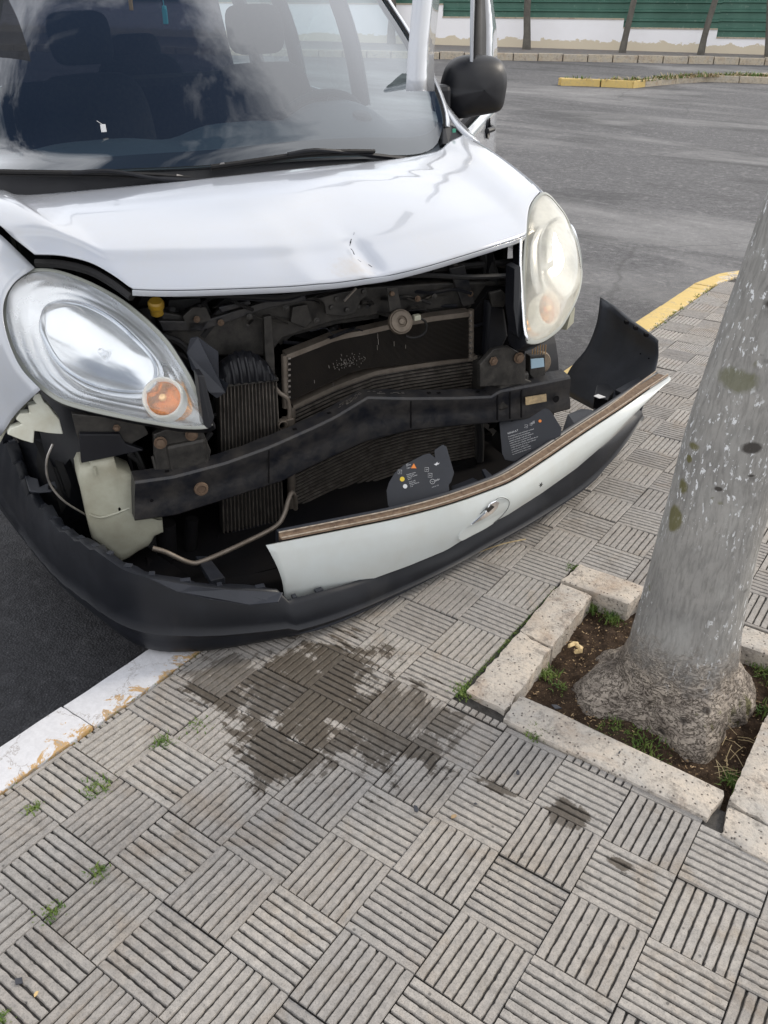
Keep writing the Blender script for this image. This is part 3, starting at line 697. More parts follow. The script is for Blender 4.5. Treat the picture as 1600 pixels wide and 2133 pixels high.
# ---- grass, weeds and litter
def tuft(mbx, x, y, z, n, hgt, spread, rg, wide=.0016):
    for k in range(n):
        a = rg.uniform(0, 6.28); px, py = x + rg.gauss(0, spread), y + rg.gauss(0, spread); h_ = hgt * rg.uniform(.5, 1.15); ln = rg.uniform(.2, 1.) * h_
        dx, dy = math.cos(a), math.sin(a); w = wide * rg.uniform(.7, 1.4)
        vs = []
        for t_, ww in ((0, 1), (.5, .8), (1, .1)):
            ox, oy, oz = px + dx * ln * t_ * t_, py + dy * ln * t_ * t_, z + h_ * (t_ - .35 * t_ * t_)
            vs += [(ox - dy * w * ww, oy + dx * w * ww, oz), (ox + dy * w * ww, oy - dx * w * ww, oz)]
        mbx.add(vs, [(0, 1, 3, 2), (2, 3, 5, 4)])
rg = random.Random(5)
WEEDS = [((340, 1548), 90, .020, .012, 'small green weed tuft growing in a tile joint beside the white kerb'),
         ((203, 1640), 130, .014, .018, 'creeping green weed in the cracked tile at the left near the kerb'),
         ((70, 1686), 70, .015, .008, 'small green tuft at the far left below the white painted kerb'),
         ((205, 1818), 80, .012, .009, 'moss tuft in the open joint at left, halfway down the pavement'),
         ((105, 1900), 90, .010, .012, 'low moss patch in the joint at the lower left'),
         ((8, 2122), 60, .014, .008, 'green tuft at the very bottom left corner of the pavement'),
         ((412, 1508), 70, .010, .014, 'thin weeds in the wet tile joint under the bumper'),
         ((968, 1442), 190, .014, .016, 'green moss wedge at the left corner of the tree pit edging'),
         ((1125, 1528), 190, .024, .014, 'grass tuft leaning on the front edging stone of the tree pit'),
         ((1192, 1183), 90, .012, .010, 'small green weeds at the back left corner of the tree pit')]
for (uv, n, h_, sp_, lab) in WEEDS:
    c = bp(*uv, z=0); m_ = MB(); tuft(m_, 0, 0, 0, n, h_, sp_, rg)
    o = m_.build('weed_tuft', 'grass', fixn=False, loc=(c[0], c[1], -.003)); prop(o, lab, 'weed', 'weeds in the pavement joints')
m_ = MB()
for (uv, n, h_, sp_) in (((1240, 1265), 170, .035, .022), ((1275, 1290), 90, .03, .015), ((1295, 1530), 260, .022, .035), ((1345, 1560), 120, .02, .03), ((1140, 1405), 90, .03, .012), ((1165, 1430), 50, .02, .012), ((1590, 1400), 100, .04, .02), ((1530, 1630), 110, .03, .014), ((1590, 1480), 60, .03, .02)):
    c = bp(*uv, z=-.04); tuft(m_, c[0], c[1], -.045, n, h_, sp_, rg, .0014)
m_.build('grass', 'grass', fixn=False, kind='stuff')
m_ = MB()
for _ in range(260):   # moss in the joints along the left edging stones and the near kerb
    y_ = rg.uniform(.24, .80); tuft(m_, -.316 + rg.gauss(0, .003), y_, -.003, 2, .008, .003, rg, .0011)
for _ in range(90):
    y_ = rg.uniform(2.8, 4.7); tuft(m_, -.975 + rg.gauss(0, .008), y_, 0, 3, .018, .008, rg, .002)
for _ in range(120):
    y_ = rg.uniform(-.75, -.05); tuft(m_, -.975 + rg.gauss(0, .003), y_, -.003, 1, .006, .003, rg, .001)
m_.build('joint_moss', 'grass', fixn=False, kind='stuff')
m_ = MB()
for k in range(26):
    c = bp(rg.uniform(1480, 1600), rg.uniform(1490, 1640), z=-.03); a = rg.uniform(0, 6.28)
    d_ = np.array([math.cos(a), math.sin(a), .25]) * .05; m_.tube([c, c + d_ * .5 + np.array([0, 0, .006]), c + d_], .0008, 4)
m_.build('dry_stalks', 'dry', kind='stuff', fixn=False)
def shard(uv, size, lab, mt='shard', cat='debris', z=.003, name='plastic_shard', seed=1):
    c = bp(*uv, z=z); r_ = random.Random(seed); n = r_.choice([4, 5, 6]); pts = []
    for k in range(n):
        a = 2 * math.pi * k / n; rr = size * r_.uniform(.5, 1.1); pts.append((rr * math.cos(a), rr * .6 * math.sin(a), r_.uniform(0, size * .15)))
    o = MB().prism(pts, (0, 0, size * .12 + .001)).build(name, mt, loc=tuple(c), bevel=.0006); o.rotation_euler = (0, 0, r_.uniform(0, 6)); prop(o, lab, cat)
shard((40, 2045), .012, 'small black plastic shard at the bottom left of the pavement', seed=3)
shard((990, 1675), .008, 'tiny black shard on the tile right of the dry leaf', seed=4)
shard((1078, 1611), .010, 'black lump stuck on a tile below the front edging stone', seed=5, name='tar_lump')
shard((866, 1686), .011, 'flat dark stain chip on a tile at the centre of the pavement', seed=6, name='tar_lump')
shard((1290, 1568), .007, 'little black shard lying on the front edging stone of the tree pit', seed=7, z=.016)
shard((1158, 1474), .022, 'grey black plastic fragment inside the front left corner of the tree pit', seed=8, z=-.03)
shard((946, 1702), .010, 'small curled tan leaf lying on a ribbed tile', 'leaf', 'leaf', name='dry_leaf', seed=9)
shard((75, 2070), .007, 'pale fleck beside the black shard at the bottom left', 'wood', 'debris', name='wood_chip', seed=10)
# pale broken chunk of wood in the pit
c = bp(1200, 1350, z=-.02); m_ = MB()
for k in range(5):
    rot = np.array(Matrix.Rotation(rg.uniform(0, 3), 3, 'Z') @ Matrix.Rotation(rg.uniform(-.7, .7), 3, 'X')); m_.box((rg.uniform(-.02, .02), rg.uniform(-.012, .012), rg.uniform(0, .012)), (.024, .013, .010), rot, .6)
prop(m_.build('wood_chunk', 'wood', loc=tuple(c), bevel=.002), 'pale yellow broken wood chunk lying in the tree pit left of the roots', 'wood chunk')
m_ = MB(); pts = [bp(780, 1250, z=.01), bp(860, 1205, z=.03), bp(960, 1165, z=.03), bp(1040, 1135, z=.02), bp(1095, 1123, z=.008)]
m_.tube(spl(pts, 14), .0022, 6); prop(m_.build('straw', 'dry', smooth=True), 'thin pale straw caught under the lower edge of the fallen bumper', 'straw')

# ================================================================== FAR SIDE OF THE ROAD
# far kerb and pavement
kb = [onroad(u, v) for u, v in ((850, 122), (1000, 126), (1200, 130), (1400, 133), (1600, 136))]
A, B = kb[0], kb[-1]; dirk = (B - A); dirk[2] = 0; Lk = np.linalg.norm(dirk); dirk /= Lk; nk = np.array([-dirk[1], dirk[0], 0])
if nk @ np.array([FH[0], FH[1], 0]) < 0: nk = -nk
wallbase = [onroad(u, v, .14) for u, v in ((900, 93), (1590, 114))]
wdir = wallbase[1] - wallbase[0]; wdir[2] = 0; wdir /= np.linalg.norm(wdir)
def kz(p): return gz(p[0], p[1])
P0 = A - dirk * 24; P1 = B + dirk * 8
W0 = wallbase[0] - wdir * 26; W1 = wallbase[1] + wdir * 8
m_ = MB(); rows = []
for k in range(41):
    t_ = k / 40; a = P0 + (P1 - P0) * t_ + nk * .16; b = W0 + (W1 - W0) * t_; row = []
    for j in range(9):
        p = a + (b - a) * (j / 8); row.append((p[0], p[1], kz(p) + .14))
    rows.append(row)
m_.grid(rows); m_.build('far_pavement', 'concrete', smooth=True, kind='structure')
fk = empty('far_kerb', tuple(A), 'pale kerb of separate stones along the far side of the road below the white wall', 'kerb')
def strip_stones(parent, P, Q, nn, width, hgt, leng, mt, seed=0, name='kerb_stone'):
    d_ = Q - P; d_[2] = 0; L_ = np.linalg.norm(d_); d_ /= L_; n = int(L_ / leng)
    base = parent.location
    for k in range(n):
        g_ = .012; hh = hgt + rng.uniform(-.015, .012)
        a = P + d_ * (k * leng + g_); b = P + d_ * ((k + 1) * leng - g_); m_ = MB()
        z = [kz(q) for q in (a, b, b + nn * width, a + nn * width)]
        vs = [(a[0], a[1], z[0] - .1), (b[0], b[1], z[1] - .1), (b[0] + nn[0] * width, b[1] + nn[1] * width, z[2] - .1), (a[0] + nn[0] * width, a[1] + nn[1] * width, z[3] - .1)]
        vs += [(x, y, zz + .1 + hh) for (x, y, zz) in vs]
        m_.add(vs, [(3, 2, 1, 0), (4, 5, 6, 7), (0, 1, 5, 4), (1, 2, 6, 5), (2, 3, 7, 6), (3, 0, 4, 7)])
        o = m_.build(name, mt, parent, bevel=.012); o.location = -base
strip_stones(fk, P0.copy(), P1.copy(), nk, .15, .16, .62, 'farstone')
# stepped white wall with green sheet fence standing on it
def px2wall(u): return hit(u, 80, wallbase[0], np.array([wdir[1], -wdir[0], 0]))
def topz(u, v): return hit(u, v, wallbase[0], np.array([wdir[1], -wdir[0], 0]))[2]
steps = [(-2600, -900, topz(400, -10)), (-900, 200, topz(700, 8)), (200, 920, topz(870, 10)), (920, 1295, topz(1100, 39)), (1295, 1492, topz(1400, 61)), (1492, 2000, topz(1560, 81))]
wall = empty('stepped_wall', tuple(wallbase[0]), 'low white rendered wall with a stepped top and ochre stained foot behind the far pavement', 'wall')
fence = empty('green_fence', tuple(wallbase[0]), 'green horizontally corrugated sheet metal fence standing on the stepped white wall', 'fence')
wn3 = np.array([-wdir[1], wdir[0], 0]);
if wn3 @ np.array([FH[0], FH[1], 0]) < 0: wn3 = -wn3
def fx(o, par): o.location = -par.location; return o
for (u0, u1, zt) in steps:
    a = px2wall(u0) if u0 > 0 else wallbase[0] + wdir * ((u0 - 900) / 45.); b = px2wall(u1) if u1 > 0 else wallbase[0] + wdir * ((u1 - 900) / 45.)
    za, zb = kz(a), kz(b); m_ = MB()
    pts = [(a[0], a[1], za - .2), (b[0], b[1], zb - .2), (b[0], b[1], zt), (a[0], a[1], zt)]
    o = m_.prism(pts, wn3 * .22).build('wall_section', 'wall'); o.parent = wall
    # local origin per section so the stain follows the foot
    zm = (za + zb) / 2 + .14
    ft = o.data.attributes.new('foot', 'FLOAT', 'POINT')
    for q_, vtx in enumerate(o.data.vertices): ft.data[q_].value = vtx.co.z - .14 - kz(vtx.co)
    for vtx in o.data.vertices: vtx.co.z -= zm
    o.location = Vector((-wall.location.x, -wall.location.y, -wall.location.z + zm))
    m_ = MB(); m_.prism([(a[0] - wn3[0] * .02, a[1] - wn3[1] * .02, zt), (b[0] - wn3[0] * .02, b[1] - wn3[1] * .02, zt), (b[0] - wn3[0] * .02, b[1] - wn3[1] * .02, zt + .035), (a[0] - wn3[0] * .02, a[1] - wn3[1] * .02, zt + .035)], wn3 * .27)
    fx(m_.build('coping', 'farstone', wall), wall)
    # fence sheets
    Ls = np.linalg.norm(b - a); ns = max(1, int(round(Ls / 2.6)))
    for q in range(ns):
        p0 = a + (b - a) * (q / ns) + wn3 * .10; p1 = a + (b - a) * ((q + 1) / ns) + wn3 * (.10 + .004)
        prof = []; z = zt + .03; zt2 = zt + 1.45; k = 0
        while z < zt2:
            prof += [(z, 0), (z + .13, 0), (z + .15, -.045), (z + .19, -.045)]; z += .21
        m_ = MB(); m_.grid([[(p[0] + wn3[0] * o_, p[1] + wn3[1] * o_, zz) for (zz, o_) in prof] for p in (p0, p1)])
        fx(m_.build('corrugated_sheet', 'green', fence, solid=.004), fence)
        m_ = MB(); m_.box((p0[0] + wn3[0] * .04, p0[1] + wn3[1] * .04, zt + .75), (.05, .05, 1.4)); fx(m_.build('fence_post', 'green', fence), fence)
# trees on the far pavement
LB = {1097: 'thin dark street tree nearest the van door mirror, upright on the far pavement', 1297: 'leaning thin street tree at the middle step of the white wall', 1458: 'thin leaning street tree before the lowest step of the white wall', 1598: 'dark street tree trunk at the right edge of the far pavement', 815: 'thin street tree showing just above the open van door frame'}
for (u, v, u2, wpx) in ((1097, 103, 1100, 15), (1297, 110, 1321, 13), (1458, 114, 1490, 13), (1598, 119, 1606, 10), (815, 92, 818, 16)):
    b = onroad(u, v, .14); D = (b - CAM) @ RW[2]; r0 = wpx / F * D / 2
    top = hit(u2, -2, b, np.array([FH[0], FH[1], 0])); ax = (top - b); ax /= ax[2]
    o_ = empty('street_tree', tuple(b), LB[u], 'tree', 'bare street trees along the far pavement')
    rg = random.Random(u); m_ = MB(); pts = []; rs = []
    for k in range(9):
        z = k * .42; pts.append(np.array([ax[0] * z + rg.gauss(0, .012), ax[1] * z + rg.gauss(0, .012), z - .05])); rs.append(r0 * (1.25 if k == 0 else 1.02 - .04 * k))
    m_.tube(pts, rs, 12); m_.build('trunk', 'farbark', o_, smooth=True)
    m_ = MB()
    for k in range(3): branches(m_, pts[-1], (math.cos(k * 2.1) * .7, math.sin(k * 2.1) * .7, 1), r0 * .55, 2, rg, .9)
    m_.build('crown', 'farbark', o_, smooth=True)
# traffic island with yellow kerb
near = [onroad(u, v) for u, v in ((1162, 177), (1250, 181), (1318, 184), (1345, 181), (1400, 175), (1500, 169), (1620, 166))]
back = [onroad(u, v, .12) for u, v in ((1168, 163), (1250, 165), (1335, 166), (1400, 160), (1465, 156), (1540, 158), (1620, 161))]
isl = empty('traffic_island', tuple(near[0]), 'narrow weedy traffic island with a yellow painted kerb in the road', 'traffic island')
loop = near + back[::-1]
cen = np.mean(loop, axis=0)
def seg_stone(par, a, b, inward, w, h_, mt):
    m_ = MB(); L_ = np.linalg.norm(b - a); d_ = (b - a) / L_; n = max(1, int(round(L_ / .75)))
    for k in range(n):
        p, q = a + d_ * (L_ * k / n + .012), a + d_ * (L_ * (k + 1) / n - .012); m_ = MB(); i_ = inward * w
        vs = [(p[0], p[1], kz(p) - .05), (q[0], q[1], kz(q) - .05), (q[0] + i_[0], q[1] + i_[1], kz(q) - .05), (p[0] + i_[0], p[1] + i_[1], kz(p) - .05)]
        vs += [(x, y, z + .05 + h_) for x, y, z in vs]; m_.add(vs, [(3, 2, 1, 0), (4, 5, 6, 7), (0, 1, 5, 4), (1, 2, 6, 5), (2, 3, 7, 6), (3, 0, 4, 7)])
        fx(m_.build('kerb_stone', mt, par, bevel=.012), par)
for k in range(len(near) - 1):
    a, b = near[k], near[k + 1]; d_ = b - a; inn = np.array([-d_[1], d_[0], 0]); inn /= np.linalg.norm(inn)
    if inn @ np.array([FH[0], FH[1], 0]) < 0: inn = -inn
    seg_stone(isl, a, b, inn, .14, .13, 'yellowkerb' if k < 3 else 'farstone')
seg_stone(isl, back[0].copy(), near[0].copy(), np.array([.7, .7, 0]), .12, .13, 'yellowkerb')
for k in range(len(back) - 1):
    a, b = back[k], back[k + 1]; d_ = b - a; inn = np.array([-d_[1], d_[0], 0]); inn /= np.linalg.norm(inn)
    if inn @ np.array([FH[0], FH[1], 0]) > 0: inn = -inn
    seg_stone(isl, a, b, inn, .12, .12, 'yellowkerb' if k < 2 else 'farstone')
m_ = MB(); 
m_.grid([[(n_[0], n_[1], kz(n_) + .09), ((n_[0] + b_[0]) / 2, (n_[1] + b_[1]) / 2, kz((n_ + b_) / 2) + .11), (b_[0], b_[1], kz(b_) + .09)] for n_, b_ in zip(near, back)])
fx(m_.build('soil_bed', 'soil', isl, smooth=True), isl)
m_ = MB(); rg = random.Random(9)
for k in range(150):
    t_ = rg.random() ** .6; i = min(int(t_ * 6), 5); x = t_ * 6 - i; a = near[i] * (1 - x) + near[i + 1] * x; b = back[i] * (1 - x) + back[i + 1] * x; p = a + (b - a) * rg.uniform(.2, .95)
    m_.cur = 0 if rg.random() < .5 else 1
    tuft(m_, p[0], p[1], kz(p) + .1, 9, rg.uniform(.05, .16), .06, rg, .012)
o = m_.build('weeds', ['grass', 'dry'], isl, fixn=False, kind='stuff'); fx(o, isl)

# ================================================================== VAN
van = empty('van', (0, 0, 0), 'white van with a smashed front, bonnet dented and engine bay exposed behind the fallen bumper', 'van', mw=VMAT)
def VB(mbx, name, mt, parent=None, each=False, **k):
    if each:
        for q in islands(mbx): o = q.build(name, mt, parent or van, **k)
        return o
    return mbx.build(name, mt, parent or van, **k)
A_ = np.array
# ---- bonnet
front = [V(72, 530, d=.50), V(130, 533, d=.46), V(190, 548, d=.41), V(240, 576, d=.35), V(275, 602, d=.30), V(350, 604, d=.27), V(450, 602, d=.24), V(600, 596, d=.21), V(660, 591, d=.2), V(700, 588, d=.2), V(760, 580, d=.2), V(820, 571, d=.205), V(900, 551, d=.215), V(1000, 521, d=.25), V(1070, 499, d=.31), V(1096, 489, d=.34), V(1098, 455, d=.42), V(1105, 425, d=.50), V(1124, 400, d=.58)]
BL = V(-75, 402, d=1.02)
rear = [BL, V(0, 396, d=.95), V(50, 407, d=.92), V(215, 394, d=.89), V(435, 372, d=.87), V(640, 350, d=.88), V(800, 335, d=.91), V(905, 318, d=.96), V(935, 297, d=1.0), V(965, 282, d=1.05)]
left = [front[0], V(30, 497, d=.57), V(0, 470, d=.62), V(-60, 428, d=.80), BL]
right = [front[-1], V(1103, 378, d=.66), V(1060, 343, d=.80), V(1012, 309, d=.93), rear[-1]]
NU, NVv = 110, 60
def keep(P, n):   # polyline resample with light smoothing, corners kept
    return lin(P, n)
Fr = lin(np.vstack([spl(front[:5], 30), spl(front[4:16], 60)[1:], spl(front[15:], 20)[1:]]), NU); Bk = spl(rear, NU); Lf = spl(left, NVv); Rt = spl(right, NVv)
G = coons(Fr, Bk, Lf, Rt)
dent = V(735, 500, d=.29); 
for i in range(NU):
    u = i / (NU - 1)
    for j in range(NVv):
        v = j / (NVv - 1); p = G[i, j]
        bul = math.sin(math.pi * min(1, v)) ** .8 * math.sin(math.pi * u) ** .5
        p[2] += .028 * bul; p[1] -= .010 * bul
        p[2] += .005 * math.exp(-((u - .055) / .04) ** 2) * math.sin(math.pi * v) + .009 * math.exp(-((u - .90) / .045) ** 2) * math.sin(math.pi * v)
        ds, dd = p[0] - dent[0], p[1] - dent[1]
        w = math.exp(-(dd / .12) ** 2) * (1 if v > 0 else 1)
        edge = min(1, v / .03)
        k = ds + dd * .15
        p[2] += (-.010 * math.exp(-((k - .024) / .028) ** 2) + .0035 * math.exp(-((k + .012) / .012) ** 2)) * math.exp(-((dd + .03) / .075) ** 2) * (.35 + .65 * edge)
        p[1] += (.006 * math.exp(-((k - .02) / .03) ** 2)) * w
        # buckles in the sheet towards the right rear
        a = math.exp(-((p[0] - .38) / .22) ** 2 - ((p[1] - .70) / .16) ** 2)
        p[2] += a * .0005 * math.sin(p[0] * 34 + p[1] * 22 + 2 * math.sin(p[1] * 17)) + .0004 * a * math.sin(p[1] * 55 + p[0] * 9)
m_ = MB(); m_.grid(G); hood = VB(m_, 'bonnet', 'hoodpaint', smooth=True, solid=.004, angle=50)
GH = G.reshape(-1, 3); qh = (RW @ ((VO + (VM @ GH.T).T) - CAM).T).T; UVH = np.c_[800 + F * qh[:, 0] / qh[:, 2], 1066.5 + F * qh[:, 1] / qh[:, 2]]
def onhood(u, v, o=.0025):
    d2 = (UVH[:, 0] - u) ** 2 + (UVH[:, 1] - v) ** 2; ii = np.argsort(d2)[:4]; w = 1 / (d2[ii] + 1); p0 = (GH[ii] * w[:, None]).sum(0) / w.sum(); q = Vp(u, v, p0 + A_([0, -.35, .93]) * o, (0, -.35, .93)); return q
rgc = random.Random(6)
for segs, r_ in (([(738, 484), (737, 489)], .0004), ([(732, 498), (730, 505), (729, 512)], .0013), ([(731, 518), (735, 523), (738, 530)], .0011), ([(731, 502), (730, 506)], .0018), ([(745, 540), (752, 546)], .0008), ([(768, 551), (775, 556)], .0008)):
    m_ = MB(); m_.tube([onhood(u, v) for u, v in segs], [r_ * rgc.uniform(.5, 1.2) for _ in segs], 5); m_.build('paint_crack', 'void', hood)

# inner lip of the front edge
lip = [[p + A_([0, .0, -.003]), p + A_([0, .012, -.020]), p + A_([0, .045, -.022])] for p in lin(np.vstack([spl(front[4:16], 60)]), 60)]
m_ = MB(); m_.grid(lip); m_.build('front_lip', 'paint', hood, smooth=True, solid=.002)
m_ = MB(); m_.tube([p + A_([0, .03, -.03]) for p in lin(np.vstack([spl(front[:5], 30)]), 24)], .012, 6); VB(m_, 'bonnet_seal', 'rubber', smooth=True)

# ---- fenders
fl_front = [V(72, 558, d=.52), V(28, 590, d=.47), V(6, 637, d=.43), V(14, 700, d=.38), V(42, 765, d=.34), V(84, 812, d=.31)]
fl_top = [V(72, 558, d=.52), V(38, 524, d=.57), V(0, 488, d=.64), V(-60, 442, d=.83), A_([-.90, 1.25, 1.12])]
fl_bot = [fl_front[-1], V(52, 842, d=.35), V(28, 868, d=.385), V(0, 905, d=.43), A_([-.925, .57, .69]), A_([-.93, .75, .735]), A_([-.93, .95, .72]), A_([-.93, 1.12, .60]), A_([-.93, 1.25, .42])]
fl_rear = [fl_top[-1], A_([-.925, 1.25, .98]), A_([-.935, 1.25, .75]), A_([-.93, 1.25, .42])]
G = coons(spl(fl_top, 40), spl(fl_bot, 40), spl(fl_front, 30), lin(fl_rear, 30))
for i in range(40):
    for j in range(30):
        a = math.sin(math.pi * i / 39) * math.sin(math.pi * j / 29); G[i, j][0] -= .025 * a
m_ = MB(); m_.grid(G); VB(m_, 'fender', 'paint', smooth=True, solid=.003)
he = spl(right, 30); rows = []
for k, p in enumerate(he):
    t_ = k / 29; dd = p[1]
    out_ = .905
    rows.append([p + A_([.004, -.004, -.004]), p + A_([.007, -.004, -.016]), p + A_([.012, -.003, -.004]), p + A_([.026, 0, -.012]), A_([max(p[0] + .05, .86), dd + .01, p[2] - .06]), A_([max(p[0] + .06, .895), dd + .01, p[2] - .14]), A_([.915, dd + .02, .80]), A_([.92, dd + .03, .74 if dd > .6 else .70])])
m_ = MB(); m_.grid(rows); VB(m_, 'fender', 'paint', smooth=True, solid=.003, angle=60)

# ---- headlights
def frame_n(n):
    n = A_(n, float); n /= np.linalg.norm(n); return n
def headlight(side, outline, P, n, bowl, sig, lensmat, bulge):
    n = frame_n(n)
    pr = lambda uv, off=0.: Vp(uv[0], uv[1], A_(P) + n * off, n)
    ol = spl([pr(q) for q in outline], 96, True); ce = ol.mean(axis=0)
    hl = bpy.data.objects.new('headlight', None); scene.collection.objects.link(hl); hl.parent = van; hl.empty_display_size = .02
    hl['label'] = 'clear teardrop headlight' if side < 0 else 'yellowed hazy headlight'
    # lens
    rings = [[ce + (p - ce) * max(r, .002) + n * bulge * (1 - r ** 2.6) for p in ol] for r in np.linspace(0, 1, 16)]
    rings.append([p + (p - ce) * .012 - n * .012 for p in ol]); rings.append([p + (p - ce) * .0 - n * .05 for p in ol])
    m_ = MB(); m_.grid(rings[:17], closev=True); m_.build('lens', lensmat, hl, smooth=True, angle=60)
    # rim and housing
    m_ = MB(); rim = [[p + (p - ce) / np.linalg.norm(p - ce) * a + n * b for p in ol] for a, b in ((-.006, -.003), (-.001, .0), (.004, -.002), (.006, -.012), (.004, -.05), (-.05, -.10))]
    m_.grid(rim, closev=True); m_.build('housing', 'plastic', hl, smooth=True)
    m_ = MB(); m_.grid([[p + (p - ce) / np.linalg.norm(p - ce) * a + n * b for p in ol] for a, b in ((-.010, .0045), (-.004, .0035), (.0025, .001), (.004, -.004))], closev=True); m_.build('lens_edge', 'lensrim', hl, smooth=True)
    m_ = MB(); rows = []
    for r in np.linspace(0, 1, 30):
        wav = .0014 * math.sin(r * 60) if r > .6 else 0
        rows.append([ce + (p - ce) * max(r, .002) * .985 - n * ((.010 if r > .999 else .05 * (1 - r ** 5) + .014 + wav)) for p in ol])
    m_.grid(rows, closev=True); m_.build('inner_bezel', 'silver', hl, smooth=True, angle=60)
    # main reflector bowl
    bo = spl([pr(q, -.018) for q in bowl], 64, True); bc = bo.mean(axis=0); m_ = MB(); rows = []
    for r in np.linspace(0, 1, 22): rows.append([bc + (p - bc) * max(r, .003) - n * (.045 * (1 - r * r)) + n * .022 * (1 if r > .97 else .6) for p in bo])
    rows.append([p + (p - bc) / np.linalg.norm(p - bc) * .005 + n * .018 for p in bo]); rows.append([p + (p - bc) / np.linalg.norm(p - bc) * .008 - n * .02 for p in bo])
    m_.grid(rows, closev=True); m_.build('reflector', 'bowl', hl, smooth=True, angle=50)
    m_ = MB(); m_.lathe(bc - n * .03, n, [(.0005, .030), (.006, .029), (.009, .022), (.010, .0), (.014, -.008)], 20); m_.build('bulb_cap', 'silver', hl, smooth=True)
    # turn signal
    sc, ra = sig; c0 = pr(sc, -.006); e1 = pr((sc[0] + ra[0], sc[1]), -.006) - c0; e2 = pr((sc[0], sc[1] + ra[1]), -.006) - c0
    ring = [e1 * math.cos(a) + e2 * math.sin(a) for a in np.linspace(0, 2 * math.pi, 48, endpoint=False)]
    m_ = MB(); m_.grid([[c0 + q * k - n * o for q in ring] for k, o in ((.80, .012), (.86, -.012), (.93, -.018), (1.0, -.014), (1.06, .03))], closev=True); m_.build('signal_ring', 'ringwhite', hl, smooth=True, angle=70)
    m_ = MB(); rows = []
    for r in np.linspace(0, 1, 12): rows.append([c0 + q * max(r, .003) * .86 + n * (.016 * (1 - r * r) - .004 + .0012 * math.sin(r * 70)) for q in ring])
    m_.grid(rows, closev=True); m_.build('turn_signal', 'orange', hl, smooth=True)
    m_ = MB(); m_.lathe(c0 + n * .010, n, [(.0005, .012), (.007, .010), (.011, .003), (.011, -.01)], 16); m_.build('signal_bulb', 'bulb', hl, smooth=True)
    # reflective strip below the bowl
    return hl, ol, ce, n
hlL = headlight(-1, [(74, 561), (120, 564), (175, 583), (222, 606), (262, 631), (298, 660), (328, 688), (352, 715), (372, 745), (396, 785), (415, 828), (432, 862), (441, 882), (425, 892), (372, 891), (306, 880), (245, 868), (175, 852), (125, 836), (87, 810), (60, 785), (44, 762), (28, 735), (17, 705), (9, 670), (7, 637), (14, 603), (38, 575)],
    V(441, 882, d=.12), (-.28, -.74, .60), [(90, 688), (98, 650), (118, 635), (150, 631), (190, 640), (240, 668), (290, 712), (325, 752), (332, 785), (318, 815), (280, 822), (225, 815), (175, 797), (130, 765), (103, 727)], ((341, 830), (43, 43)), 'lensL', .045)
hlR = headlight(1, [(1129, 402), (1145, 407), (1161, 425), (1175, 443), (1187, 466), (1196, 487), (1203, 507), (1209, 535), (1212, 562), (1211, 585), (1206, 609), (1198, 630), (1187, 652), (1169, 682), (1146, 702), (1128, 712), (1110, 715), (1097, 708), (1092, 650), (1090, 600), (1091, 550), (1094, 500), (1098, 460), (1108, 425)],
    V(1110, 714, d=.14), (.30, -.70, .64), [(1117, 540), (1120, 500), (1135, 470), (1160, 460), (1185, 480), (1198, 520), (1203, 560), (1195, 600), (1175, 625), (1150, 622), (1128, 600), (1119, 575)], ((1137, 646), (23, 37)), 'lensR', .040)
# chrome edge strip of the right lamp
m_ = MB(); a = [V(1084, 500, d=.30), V(1083, 560, d=.25), V(1088, 640, d=.19), V(1092, 690, d=.15), V(1099, 710, d=.13)]; b = [q + A_([.018, .02, 0]) for q in a]
m_.grid([spl(a, 14), spl(b, 14)]); VB(m_, 'lamp_side_trim', 'silver', smooth=True, solid=.004)
m_ = MB(); m_.prism([V(1072, 560, d=.24), V(1084, 555, d=.24), V(1092, 712, d=.16), V(1078, 700, d=.16), V(1070, 640, d=.2)], (0, .05, 0)); VB(m_, 'lamp_bracket', 'plastic')
m_ = MB(); m_.prism([V(412, 782, d=.14), V(425, 782, d=.14), V(447, 870, d=.11), V(440, 892, d=.11), V(425, 893, d=.12)], (.0, .05, 0)); VB(m_, 'lamp_bracket', 'plastic', bevel=.003)
m_ = MB(); m_.prism([V(1188, 655, d=.36), V(1198, 640, d=.38), V(1195, 672, d=.38), V(1180, 688, d=.36)], (-.02, .03, 0)); VB(m_, 'lamp_clip', 'cream')

# ---- windscreen, pillars, cowl
gl_bot = [V(-90, 352, d=1.02), V(0, 354, d=.96), V(120, 358, d=.93), V(250, 352, d=.91), V(430, 344, d=.90), V(610, 328, d=.92), V(760, 322, d=.95), V(860, 322, d=1.0), V(905, 306, d=1.05), V(922, 268, d=1.10)]
gl_r = [V(922, 268, d=1.10), V(918, 230, d=1.16), V(896, 170, d=1.28), V(850, 82, d=1.46), V(798, 0, d=1.62), V(740, -95, d=1.80), A_([.62, 1.86, 1.74])]
gl_l = [gl_bot[0]] + [A_([-.86, 1.10, 1.22]), A_([-.84, 1.28, 1.34]), A_([-.78, 1.46, 1.47]), A_([-.71, 1.64, 1.60]), A_([-.66, 1.80, 1.71]), A_([-.62, 1.86, 1.74])]
gl_top = [gl_l[-1], A_([-.3, 1.80, 1.765]), A_([0, 1.78, 1.77]), A_([.3, 1.80, 1.765]), gl_r[-1]]
G = coons(spl(gl_bot, 50), spl(gl_top, 50), spl(gl_l, 40), spl(gl_r, 40))
for i in range(50):
    for j in range(40):
        a = math.sin(math.pi * i / 49) * math.sin(math.pi * j / 39); G[i, j][1] -= .030 * a; G[i, j][2] += .022 * a
m_ = MB(); m_.grid(G); ws = VB(m_, 'windshield', 'wglass', smooth=True)
